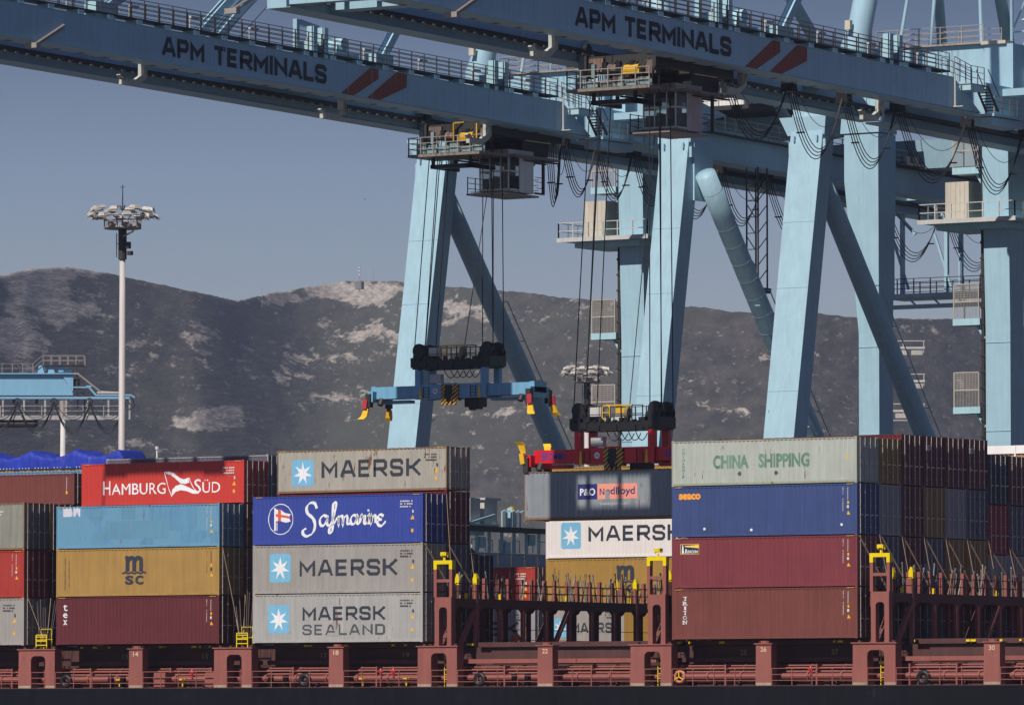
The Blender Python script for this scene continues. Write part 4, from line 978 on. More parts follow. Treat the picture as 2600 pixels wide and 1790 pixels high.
    m = MB(); m.box(4.5,5.5,YH+3.2,YH+9.5,33.45,33.62); m.box(4.0,5.3,YH+3.3,YH+7.2,32.9,33.4); obj('side_landing', m, CB, c)
    m = MB(); handrail(m, [(5.45,YH+3.3,33.62),(5.45,YH+9.4,33.62)], n=3, step=1.1, r=.045); obj('landing_handrail', m, GALV, c)
    m = MB(); m.tube([(4.6,YH-.2,ZB(YH)+.1),(4.6,YH-.2,ZB(YH)+2.3)], .06, 8); m.box(4.5,5.2,YH-.3,YH+.2,ZB(YH)+.1,ZB(YH)+.16); obj('drain_pipe', m, GREYW, c)
    m = MB(); m.box(2.35,4.44,47.8,52.8,35.5,38.5); m.box(-4.4,-2.4,47.8,52.8,35.5,38.5); pieces('hinge_tower', m, CB, c)
    m = MB(); m.box(2.2,4.0,47.6,48.6,38.51,38.72); obj('tower_cap', m, BEIGE, c)
    m = MB()      # knee plate with an oval hole, on the outer side of the near girder
    def knee(x0, x1):
        out = [(48.9,35.45),(49.4,36.9),(49.8,37.15),(60.0,37.15),(60.0,35.45)]; n_ = 28; cy, cz, ry, rz = 52.2, 36.32, 1.75, .42
        inner = []; outer = []
        for i in range(n_):
            a = 2*math.pi*i/n_; ca, sa = math.cos(a), math.sin(a)
            e = .5; inner.append((cy + ry*abs(ca)**e*(1 if ca >= 0 else -1), cz + rz*abs(sa)**e*(1 if sa >= 0 else -1)))
            t = min([k for k in (((60-cy)/ca if ca > 1e-6 else 1e9), ((49.3-cy)/ca if ca < -1e-6 else 1e9), ((37.15-cz)/sa if sa > 1e-6 else 1e9), ((35.45-cz)/sa if sa < -1e-6 else 1e9))])
            outer.append((cy + t*ca, cz + t*sa))
        for x in (x0, x1):
            m.add([(x,)+p for p in inner+outer], [(i,(i+1) % n_,(i+1) % n_+n_,i+n_) for i in range(n_)])
        m.add([(x0,)+p for p in inner] + [(x1,)+p for p in inner], [(i,(i+1) % n_,(i+1) % n_+n_,i+n_) for i in range(n_)])
        m.add([(x0,)+p for p in outer] + [(x1,)+p for p in outer], [(i,(i+1) % n_,(i+1) % n_+n_,i+n_) for i in range(n_)])
    knee(4.45, 4.9); obj('knee_plate', m, CB, c)
    # --- fixed girders over the quay
    for side in (1, -1):
        xa, xb = (2.98, 4.44) if side > 0 else (-4.40, -2.94)
        m = MB(); girder_box(m, xa, xb, 44.2, 112, 0, 2.08); g = obj('fixed_girder', m, CB, c)
        m = MB(); xi, s_ = (xa,-1) if side > 0 else (xb,1)
        m.beam((xi+s_*.25,44,ZB(44)+.56),(xi+s_*.25,111,ZB(111)+.56), .5, .14); m.beam((xi+s_*.25,44,ZB(44)+.70),(xi+s_*.25,111,ZB(111)+.70), .1, .14); obj('trolley_rail', m, DARK, g)
        m = MB()
        for i in range(28): y = 46+i*2.33; m.box(xa+.0,xa+.7,y,y+.75,ZB(y)-.012,ZB(y)-.004)
        obj('rail_pad', m, BLACK, g)
        m = MB(); m.hexa([(xa-.1,44.3,ZB(44)-.08),(xb+.12,44.3,ZB(44)-.08),(xb+.12,112,ZB(112)-.08),(xa-.1,112,ZB(112)-.08)],[(xa-.1,44.3,ZB(44)-.003),(xb+.12,44.3,ZB(44)-.003),(xb+.12,112,ZB(112)-.003),(xa-.1,112,ZB(112)-.003)]); obj('flange', m, CB, g)
        xo = 4.9 if side > 0 else -4.9
        m = MB(); m.hexa([(min(xo,xo-.5*side),54,ZB(54)+1.7),(max(xo,xo-.5*side),54,ZB(54)+1.7),(max(xo,xo-.5*side),111,ZB(111)+1.7),(min(xo,xo-.5*side),111,ZB(111)+1.7)],[(min(xo,xo-.5*side),54,ZB(54)+1.78),(max(xo,xo-.5*side),54,ZB(54)+1.78),(max(xo,xo-.5*side),111,ZB(111)+1.78),(min(xo,xo-.5*side),111,ZB(111)+1.78)]); obj('walkway', m, DARK, g)
        m = MB(); handrail(m, [(xo,54,ZB(54)+1.78),(xo,111,ZB(111)+1.78)], n=3, r=.045); obj('handrail', m, GALV, g)
    m = MB()
    for y in (60,71,84,98,110): m.box(-2.93,2.97,y,y+.8,ZB(y)+.9,ZB(y)+1.9)
    obj('girder_cross_tie', m, CB, c)
    # --- portal: legs, beams, braces, masts
    def leg(x0, x1, ya0, ya1, za, yb0, yb1, zb_, dx=0, nm='waterside_leg'):
        m = MB(); m.hexa([(x0+dx,yb0,zb_),(x1-dx,yb0,zb_),(x1-dx,yb1,zb_),(x0+dx,yb1,zb_)], [(x0,ya0,za),(x1,ya0,za),(x1,ya1,za),(x0,ya1,za)])
        o = obj(nm, m, CB, c); return o
    for sx in (-1, 1):
        x0, x1 = (-10.9, -8.5) if sx < 0 else (8.42, 10.6)
        l = leg(x0, x1, 46.25, 47.7, 35.4, 42.15, 43.75, 13.0, .07); m = MB(); m.box(x0+.07,x1-.07,42.15,43.75,-9.5,12.99); obj('leg_base', m, CB, l)
        m = MB()
        for zz in (27.5, 23.2, 16.5): t_ = (zz-13)/22.4; y0 = 42.15+(46.25-42.15)*t_; y1 = 43.75+(47.7-43.75)*t_; dd = .07*(1-t_); m.box(x0+dd-.012,x1-dd+.012,y0-.015,y1+.015,zz,zz+.03)
        obj('weld_seam', m, CB, l)
        m = MB()
        for zz in (32.8,): 
            for xx in (x0+.3, x1-.4): m.box(xx,xx+.12,45.6,45.75,zz,zz+.35)
            m.box(x1-.02,x1+.18,45.9,46.5,32.2,32.9); m.box(x0-.18,x0+.02,45.9,46.5,32.0,32.8)
        obj('lug', m, CB, l)
        m = MB(); m.hexa([(x0-.25,45.9,33.2),(x1+.1,45.9,33.2),(x1+.1,47.9,33.2),(x0-.25,47.9,33.2)],[(x0-.9 if sx < 0 else x0-.2,45.9,34.4),(x1+.2,45.9,34.4),(x1+.2,47.9,34.4),(x0-.9 if sx < 0 else x0-.2,47.9,34.4)]); obj('leg_knuckle', m, CB, l)
    for sx in (-1, 1):
        x0, x1 = (-10.5, -8.5) if sx < 0 else (7.9, 10.6)
        m = MB(); bx0, bx1 = (x0+.1, x1-.0) if sx < 0 else (8.9, 10.5)
        m.hexa([(bx0,70.7,-9.5),(bx1,70.7,-9.5),(bx1,72.6,-9.5),(bx0,72.6,-9.5)], [(bx0,70.7,22),(bx1,70.7,22),(bx1,72.6,22),(bx0,72.6,22)])
        m.hexa([(bx0,70.7,22.001),(bx1,70.7,22.001),(bx1,72.6,22.001),(bx0,72.6,22.001)], [(x0,70.5,32.5),(x1,70.5,32.5),(x1,72.9,32.5),(x0,72.9,32.5)]); m.hexa([(x0,70.5,32.501),(x1,70.5,32.501),(x1,72.9,32.501),(x0,72.9,32.501)],[(x0,70.5,35.7),(x1,70.5,35.7),(x1,72.9,35.7),(x0,72.9,35.7)])
        l = obj('landside_leg', m, CB, c)
        m = MB()
        for zz in (28.4, 21.0, 15.0): m.box(bx0-.012-(.0 if sx < 0 else .5*(zz > 22)),bx1+.012,70.66,72.62,zz,zz+.03)
        obj('weld_seam', m, CB, l)
    m = MB(); m.box(-10.8,10.6,46.4,47.6,35.0,35.45); obj('portal_beam', m, CB, c)
    m = MB(); m.box(-10.6,10.7,70.4,72.9,35.75,38.0); obj('landside_beam', m, CB, c)
    m = MB(); m.box(-5.6,2.33,48.0,50.2,35.9,38.6); xb_ = obj('upper_cross_beam', m, CB, c)
    m = MB(); m.box(-5.7,2.4,47.7,50.3,38.61,38.72); handrail(m, [(-5.6,47.8,38.72),(2.3,47.8,38.72)], n=3, step=1.5, r=.045); handrail(m, [(-5.6,50.2,38.72),(2.3,50.2,38.72)], n=3, step=1.5, r=.04); handrail(m, [(-5.6,47.8,38.72),(-5.6,50.2,38.72)], n=3, r=.04); obj('beam_handrail', m, GALV, c)
    m = MB()
    for xx in (-4.6,-2.3,1.5): m.tube([(xx,49,38.72),(xx*.8,49.2,44)], .12, 8)
    obj('frame_tube', m, CB, c)
    for sx in (-1, 1):
        for yb_, pts in ((0, [(46.6+2.15*q, 31.1-2.586*q) for q in range(12)]),):
            xx = -9.4 if sx < 0 else 11.4
            m = MB(); m.tube([(xx,y,z) for y,z in pts], .68, 20); br = obj('brace_tube', m, CB, c, True)
            m = MB()
            for i in range(26):
                t_ = .4 + i*.42; k = int(t_); 
                if k+1 >= len(pts): break
                y = pts[k][0] + (pts[k+1][0]-pts[k][0])*(t_-k); z = pts[k][1] + (pts[k+1][1]-pts[k][1])*(t_-k)
                d = Vector((0, pts[k+1][0]-pts[k][0], pts[k+1][1]-pts[k][1])).normalized()
                m.tube([Vector((xx,y,z)), Vector((xx,y,z))+d*.04], .688, 20)
            obj('weld_seam', m, CB, br)
            m = MB()
            for off in (.62, -.62):
                pl = []
                for (y, z), (y2, z2) in zip(pts[3:], pts[4:]):
                    d = Vector((0,y2-y,z2-z)).normalized(); nrm = Vector((0,d.z,-d.y)); pl.append(Vector((xx+.62,y,z)) - nrm*off*1.35)
                m.tube(pl, .045, 6)
                for p_ in pl: m.beam(p_, p_ + Vector((-.35,0,0)), .06)
            obj('brace_handrail', m, CB, br)
            if sx > 0:
                m = MB(); m.box(10.62,10.75,46.3,48.6,29.4,33.2); obj('gusset', m, CB, c)
    for sx in (-1, 1):
        m = MB(); m.tube([(sx*7.7,48.2,35.4),(sx*7.35,48.2,39.0),(sx*7.1,48.3,40.2),(sx*2.2,49.5,66)], [1.05,1.0,.80,.72], 20); obj('mast_tube', m, CB, c, True)
        m = MB(); m.tube([(sx*2.2,50.2,64),(sx*8.2,71.5,37.5)], .42, 14); m.tube([(sx*3.2,50,54),(sx*8.4,62,36)], .34, 14); obj('back_stay', m, CB, c, True)
        m = MB(); m.box(sx*7.3-.2,sx*7.3+.2,47.0,47.3,40.0,40.6); obj('junction_box', m, BEIGE, c)
    m = MB(); m.box(-2.6,2.6,48.8,50.4,65.4,67); obj('apex_head', m, CB, c)
    # lattice maintenance tower beside the mast
    m = MB()
    for xx, yy in ((2.6,51),(3.9,51),(2.6,53),(3.9,53)): m.tube([(xx,yy,36.5),(xx,yy,56)], .11, 6)
    for i in range(7):
        z = 37+i*2.6; m.tube([(2.6,51,z),(3.9,51,z+2.6)], .06, 6); m.tube([(3.9,51,z),(3.9,53,z+2.6)], .06, 6); m.tube([(2.6,51,z),(3.9,51,z)], .06, 6)
    obj('ladder_tower', m, CB, c)
    # --- machinery house and deck
    m = MB(); m.box(-5.4,5.5,64.5,84,37.25,37.55); obj('house_floor', m, DARK, c)
    m = MB(); x0, x1, y0, y1 = -4.7, 4.7, 66, 81.5
    m.box(x0,x1,y0,y1,37.56,42.2); m.prism([(y0-.2,42.2),(y1+.2,42.2),(y1-1.6,42.8),(y0+1.6,42.8)], 'x', x0-.2, x1+.2)
    h = obj('machinery_house', m, WHITE, c)
    m = MB()
    for i in range(30): m.box(x0+.15+i*.31, x0+.28+i*.31, y0-.03, y0, 37.6, 42.15)
    obj('wall_rib', m, WHITE, h)
    m = MB()
    for z in (38.4,39.2,40.0): m.box(1.0,2.2,y0-.06,y0-.03,z,z+.35)
    obj('louvre', m, DARK, h)
    m = MB(); handrail(m, [(-5.3,64.6,37.55),(5.4,64.6,37.55),(5.4,84,37.55)], n=3, r=.045); obj('house_handrail', m, GALV, c)
    m = MB()
    for q in range(14):
        xx = 4.9+.12*(q % 3); yy = 84+q*1.0; m.tube([(xx,yy,ZB(yy)+2.1),(xx,yy,ZB(yy)+2.6+.3*(q % 4))], .16, 8); m.box(xx-.3,xx+.2,yy,yy+.5,ZB(yy)+2.05,ZB(yy)+2.5)
    m.box(3.0,5.4,83.5,99,ZB(90)+1.95,ZB(90)+2.1); obj('deck_equipment', m, GALV, c)
    m = MB(); m.hexa([(-7.5,86,34.6),(9.5,86,34.6),(9.5,88,34.6),(-7.5,88,34.6)],[(-7.5,85.5,36.6),(9.5,85.5,36.6),(9.5,88.2,36.6),(-7.5,88.2,36.6)]); obj('rear_cross_beam', m, CB, c)
    # --- platforms, cabinet, landings and cable ladder on the left landside leg
    m = MB(); m.box(-14.6,-7.2,69.0,74.5,29.15,29.3); m.box(-13.6,-8.2,69.6,74,28.7,29.14); obj('leg_platform', m, CBD, c)
    m = MB(); m.box(-14.7,-7.1,68.95,69.0,29.1,29.4); handrail(m, [(-14.6,74,29.3),(-14.6,69.05,29.3),(-7.2,69.05,29.3),(-7.2,74,29.3)], h=1.15, n=2, step=1.3, r=.055); obj('platform_handrail', m, GREYW, c)
    m = MB(); m.box(-13.2,-11.4,70.2,72.0,29.31,32.0)
    for i in range(5): m.box(-13.2+i*.36, -13.14+i*.36, 70.17, 70.2, 29.32, 31.98)
    obj('cabinet', m, BEIGE, c)
    for z in (22.7, 16.7, 33.0):
        m = MB(); m.box(-12.9,-10.8,70.6,72.2,z-.45,z); m.beam((-11.2,71,z-.45),(-10.6,71,z-1.4),.16); obj('leg_landing', m, CBD, c)
        m = MB()
        for (x0, x1, y0, y1) in ((-12.88,-12.8,70.62,70.7),(-10.95,-10.87,70.62,70.7),(-12.88,-12.8,72.1,72.18),(-10.95,-10.87,72.1,72.18)): m.box(x0,x1,y0,y1,z,z+2.35)
        for zz in (1.1, 2.3): m.box(-12.8,-10.95,70.62,70.68,z+zz,z+zz+.08); m.box(-12.88,-12.8,70.7,72.1,z+zz,z+zz+.08)
        for i in range(16): m.box(-12.8+i*.116,-12.775+i*.116,70.63,70.65,z,z+2.3)
        for i in range(8): m.box(-12.8,-10.9,70.635,70.655,z+1.2+i*.14,z+1.225+i*.14)
        obj('landing_screen', m, MESH, c)
    m = MB(); m.box(-10.85,-10.62,70.9,71.1,-9,35)
    for i in range(40): m.box(-10.9,-10.55,70.85,71.15,-8.5+i*1.1,-8.35+i*1.1)
    obj('cable_ladder', m, DARK, c)
    # --- service gantry hanging below the rear girders
    m = MB(); m.box(-4.6,6.5,97,100.5,26.3,26.6); m.beam((-4.6,98,25.7),(6.5,98,25.7),.3); 
    for i in range(6): m.beam((-4.4+i*2,97.2,26.3),(-4.4+i*2+.6,97.2,25.8),.12)
    for xx in (-4.2,-3.3,0.4,1.6): m.beam((xx,98,26.6),(xx,98,33.0),.28)
    for xx in (-4.2,-.6): m.beam((xx,98,33),(xx+2.0,98,31),.2); m.beam((xx,98,31),(xx+1.4,98,27),.16)
    obj('service_gantry', m, CB, c)
    m = MB(); handrail(m, [(-4.6,97.05,26.6),(6.5,97.05,26.6)], n=3, r=.05); handrail(m, [(-4.6,100.4,26.6),(6.5,100.4,26.6)], n=3, r=.05); obj('gantry_handrail', m, DARK, c)
    for xx, yy, zl in ((4.9,62.5,24.8),(1.9,104,27.6)):
        m = MB(); 
        for dx, dy in ((0,0),(.9,0),(0,1.2),(.9,1.2)): m.beam((xx+dx,yy+dy,zl),(xx+dx,yy+dy,33),.09)
        n_ = int((33-zl)/1.1)
        for i in range(n_): 
            z = zl+.4+i*1.1; m.beam((xx,yy,z),(xx+.9,yy,z),.06); m.beam((xx+.9,yy,z),(xx+.9,yy+1.2,z+.9),.05); m.beam((xx,yy+1.2,z),(xx,yy,z+.9),.05)
        m.box(xx-.1,xx+1.1,yy-.2,yy+1.4,zl-.35,zl); obj('hanging_ladder', m, DARK, c)
    # --- festoon cables
    for (y0, y1, d) in festoon:
        m = MB(); hg = MB()
        for q in range(4):
            dx = q*.10; m.tube(sag((1.6+dx,y0+.1*q,ZB(y0)-.15),(1.6+dx,y1-.1*q,ZB(y1)-.15), d*(1-.05*q)), .032, 5)
        m.tube(sag((2.2,y0,ZB(y0)),(2.2,y1,ZB(y1)), d*.55), .02, 5)
        hg.box(1.3,2.1,y0-.3,y0+.3,ZB(y0)-.35,ZB(y0)+.45); hg.tube([(1.2,y0,ZB(y0)+.5),(2.3,y0,ZB(y0)+.5)],.22,10)
        for s in (.2,.8):
            P_ = sag((1.6,y0,ZB(y0)-.15),(1.6,y1,ZB(y1)-.15),d,20)[int(s*20)]; hg.box(1.5,2.0,P_.y-.1,P_.y+.1,P_.z-.04,P_.z+.04)
        hg_ = obj('cable_hanger', hg, BLACK, c); obj('festoon_cable', m, CABLE, hg_)
    return c
F1 = [(42.6,44.2,4.3),(44.4,48.4,3.4),(48.6,53,3.3),(53.2,58,3.2),(58.2,64,3.6),(64.2,70,3.6),(70.4,78,4.0),(78.4,86,4.2),(86.4,95,4.2),(95.4,104,4.2)]
F2 = [(17.0,24.4,3.6),(24.6,31.0,4.0),(31.2,37.6,4.0),(37.8,46.5,4.2),(46.8,54,4.2),(54.4,62,4.0),(62.4,70,4.0)]
crane(6.13, 'light blue quay crane carrying the empty blue spreader', 34.6, F1)
crane(35.38, 'light blue quay crane carrying the red spreader and its hanging container', 8.3, F2)

# ---------------------------------------------------------------- trolleys with operator cabs
CABIN = paint('cab_grey', (.66,.64,.62), .5, .2, .25); CABR = paint('cab_rusty_grey', (.50,.40,.37), .55, .5, .35, rustcol=(.12,.06,.05,1))
FRM = paint('window_frame_grey', (.60,.57,.53), .5, .2)
def trolley(Xc, yt, lb, cl, cabm, rusty):
    zr = ZB(yt)
    t = T('crane_trolley', lb, 'trolley', (Xc, yt, zr), (Xc, yt, zr), 'crane trolleys'); FR[t.name] = Vector((0,0,0))
    plate = paint('grimy_pale_blue' + ('_rusty' if rusty else ''), (.20,.29,.31), .6, .95 if rusty else .75, .5, rustcol=(.06,.035,.025,1))
    m = MB()
    for xx in (-2.7, 2.3): m.box(xx, xx+.4, -.9, 7.6, -.55, .35)
    for yy in (-.6, 3.2, 6.9): m.box(-2.3, 2.3, yy, yy+.6, -.6, .3)
    m.box(-1.8,1.6,.2,2.8,-.5,.2); obj('trolley_frame', m, DARK, t)
    for i in range(7):
        m = MB(); a_ = -2.3+i*.75; m.tube([(a_,-.75,-1.2),(a_+.1,-.85,-.5),(a_+.45,-.6,-.15+.1*(i % 3)),(a_+.5,.6,.1)], .045, 5); obj('cable', m, CABLE, t)
    m = MB(); m.box(-2.2,-1.2,-.8,-.3,-.65,.15); m.box(1.7,2.4,-.7,-.2,-.9,-.1); m.tube([(-.9,-.6,-.5),(-.3,-.6,-.5)], .28, 12); obj('gear_box', m, paint('rusty_gear', (.16,.12,.10), .7, .8, .4), t)
    m = MB()
    for xx in (-2.75, 2.55):
        for yy in (-.3, 6.6): m.tube([(xx,yy,.82),(xx+.25,yy,.82)], .32, 14)
    obj('wheel', m, BLACK, t)
    m = MB()
    for i in range(6): m.box(-2.95+i*.88,-2.2+i*.88,-1.1-.05*(i % 2),-.9,-1.6,-.95-.18*((i*5) % 3))
    m.box(-2.95,2.3,-.98,-.86,-1.62,-1.25); m.box(-2.8,-2.5,-1.0,.2,-.95,.5); m.box(-1.9,-1.65,-1.0,-.7,-1.0,-.2); obj('side_plate', m, plate, t)
    m = MB(); m.box(-3.3,2.6,-1.6,1.6,-1.85,-1.68); m.box(-1.4,3.0,1.6,6.9,-1.8,-1.66); obj('trolley_platform', m, paint('worn_platform', (.24,.20,.17), .65, .8, .4, rustcol=(.07,.045,.03,1)), t)
    m = MB(); handrail(m, [(-3.25,1.5,-1.68),(-3.25,-1.55,-1.68),(2.5,-1.55,-1.68)], n=3, step=1.0, r=.045); obj('trolley_handrail', m, GALV, t)
    m = MB(); m.tube([(.3,-.7,-.62),(1.3,-.7,-.62)], .30, 14); m.box(.2,1.4,-.95,-.45,-.85,-.62)
    if not rusty:
        for a in (-.1, 1.7): m.beam((a,-1.0,-.9),(a,-1.0,.3),.09); m.beam((a,-1.0,.3),(a+.5,-.6,.36),.09)
    obj('motor_guard', m, YEL, t)
    m = MB()
    for i in range(5): m.tube([(-1.5+i*.7,.4,-.9),(-1.2+i*.7,1.3,-.3)], .1, 8)
    for i in range(4): m.box(-2.2+i*.95,-1.9+i*.95,-.85,-.6,-.7,-.1)
    m.box(-2.2,.9,-.6,.1,-2.55,-2.3); m.box(-2.2,-1.9,-.6,2.4,-2.55,-2.3); m.box(.6,.9,-.6,2.4,-2.55,-2.3)
    for p_, q_ in (((-2.1,-.4,-2.4),(-2.1,-.4,-1.7)), ((.8,-.4,-2.4),(.8,-.4,-1.7)), ((-2.1,2.2,-2.4),(-2.1,2.2,-1.6))): m.beam(p_, q_, .18)
    for i in range(5): m.beam((-1.5+i*.9,1.6,-1.9),(-.6+i*.9,6.6,-1.95),.1)
    m.box(-2.4,2.2,3.6,6.7,-1.5,-.6); obj('hoist_gear', m, BLACK, t)
    # cab
    cx0, cx1, cy0, cy1, z0, z1 = .15, 2.45, cl, cl+2.95, -4.05, -1.65
    cab = obj('operator_cab', MB().box(cx1-.08,cx1,cy0+1.35,cy1,z0,z1).box(cx0,cx1-.08,cy1-.08,cy1,z0,z0+1.25).box(cx0,cx0+.9,cy1-.08,cy1,z0+1.25,z1).box(cx0,cx1,cy0,cy1,z1+.001,z1+.34).box(cx0+.02,cx1-.09,cy0+.05,cy1-.09,z0,z0+.09).box(cx0,cx0+.08,cy0+1.6,cy1-.09,z0+.1,z0+1.2), cabm, t)
    m = MB(); f_ = .07
    for xx in (cx0, cx0+.78, cx0+1.62, cx1-f_): m.box(xx, xx+f_, cy0, cy0+f_, z0+.09, z1)
    for zz in (z0+.09, z0+1.28, z1-.1): m.box(cx0, cx1, cy0-.012, cy0+f_+.012, zz, zz+.1)
    for xx in (cx0-.01, cx1-f_+.01):
        m.box(xx, xx+f_, cy0+1.28, cy0+1.35, z0+.09, z1)
        for zz in (z0+.09, z0+1.28, z1-.1): m.box(xx, xx+f_, cy0+f_, cy0+1.3, zz, zz+.1)
    obj('window_frame', m, FRM, cab)
    gm = MATS.get('clear_glass')
    if gm is None:
        gm = bpy.data.materials.new('clear_glass'); gm.use_nodes = True; n_ = gm.node_tree; b_ = n_.nodes['Principled BSDF']; b_.inputs['Roughness'].default_value = .03; b_.inputs['Base Color'].default_value = (.03,.035,.04,1); b_.inputs['Alpha'].default_value = .38; MATS['clear_glass'] = gm
    m = MB().box(cx0+.02,cx1-.02,cy0+.03,cy0+.04,z0+.12,z1-.05); m.box(cx1-.05,cx1-.04,cy0+.06,cy0+1.3,z0+.12,z1-.05); obj('glazing', m, gm, cab)
    m = MB(); m.box(cx0+.1,cx0+.9,cy0+.3,cy0+1.2,z0+.09,z0+.9); m.box(cx1-.55,cx1-.1,cy0+.7,cy0+1.3,z0+.09,z0+1.0); m.box(cx0+.95,cx0+1.55,cy0+.75,cy0+1.25,z0+.45,z0+.58); m.box(cx0+.95,cx0+1.55,cy0+1.15,cy0+1.28,z0+.5,z0+1.35); obj('control_desk', m, BLACK, cab)
    m = MB(); m.box(cx0-.25,cx1+.1,cy0-.75,cy1+.5,z0-.22,z0-.10)
    for i in range(6): m.beam((cx0-.2+i*.5,cy0-.7,z0-.02),(cx0+.2+i*.45,cy0+.3,z0+.02),.05)
    obj('cab_floor', m, paint('cab_underside', (.28,.24,.20), .6, .4), cab)
    m = MB()
    for zz in (.25,.6,.95): m.beam((cx0-.5,cy0-.6,z0+zz),(cx0-.5,cy0+1.2,z0+zz),.04); m.beam((cx1+.1,cy1+.45,z0+zz),(cx0,cy1+.45,z0+zz),.04)
    for yy in (-.6,.3,1.2): m.beam((cx0-.5,cy0+yy,z0-.1),(cx0-.5,cy0+yy,z0+1.0),.05)
    m.box(cx0-.6,cx0,cy0-.6,cy0+1.3,z0-.2,z0-.1)
    m.beam((cx1+.1,cy1+1.0,z0),(cx1+.1,cy1+1.0,z1+.05),.16); m.beam((cx1+.1,cy1,z1),(cx1+.1,cy1+1.08,z1),.16); m.beam((cx1+.1,cy1+1.0,z0+.05),(cx1+.1,cy1,z0+.05),.12)
    for zz in (.4,.8,1.1): m.beam((cx1+.1,cy1+1.0,z0+zz),(cx1+.1,cy1+.1,z0+zz),.04)
    obj('cab_guard', m, DARK, cab)
    m = MB()
    for xx in (cx0+.3,cx1-.5):
        for yy in (cy0+.4,cy1-.5): m.box(xx,xx+.25,yy,yy+.25,z1+.34,-1.35)
    obj('cab_hanger', m, DARK, cab)
    return t
trolley(6.13, 35.2, 'grimy crane trolley with plain grey operator cab', 1.6, CABIN, False)
trolley(35.38, 8.9, 'rust-streaked crane trolley with streaked brown operator cab', 1.45, CABR, True)

# ---------------------------------------------------------------- spreaders
SB = paint('spreader_blue', (.16,.36,.52), .45, .15, .2); SR = paint('spreader_red', (.58,.012,.022), .4, .1, .15)
def stripes_mat():
    m = bpy.data.materials.new('yellow_black_stripes'); m.use_nodes = True; n = m.node_tree; b = n.nodes['Principled BSDF']; tc = n.nodes.new('ShaderNodeTexCoord')
    mp = n.nodes.new('ShaderNodeMapping'); mp.inputs['Rotation'].default_value = (0, R(38), 0); wv = n.nodes.new('ShaderNodeTexWave'); wv.bands_direction = 'Z'; wv.inputs['Scale'].default_value = 1.55
    cr = n.nodes.new('ShaderNodeValToRGB'); cr.color_ramp.interpolation = 'CONSTANT'; cr.color_ramp.elements[0].color = (.012,.012,.012,1); cr.color_ramp.elements[1].color = (.62,.33,.02,1); cr.color_ramp.elements[1].position = .5
    n.links.new(tc.outputs['Object'], mp.inputs[0]); n.links.new(mp.outputs[0], wv.inputs[0]); n.links.new(wv.outputs[0], cr.inputs[0]); n.links.new(cr.outputs[0], b.inputs['Base Color']); b.inputs['Roughness'].default_value = .5; return m
STR = stripes_mat()
FLY = paint('flipper_yellow', (.78,.46,.02), .45, .15); FLR = paint('flipper_red', (.42,.03,.05), .5, .2)
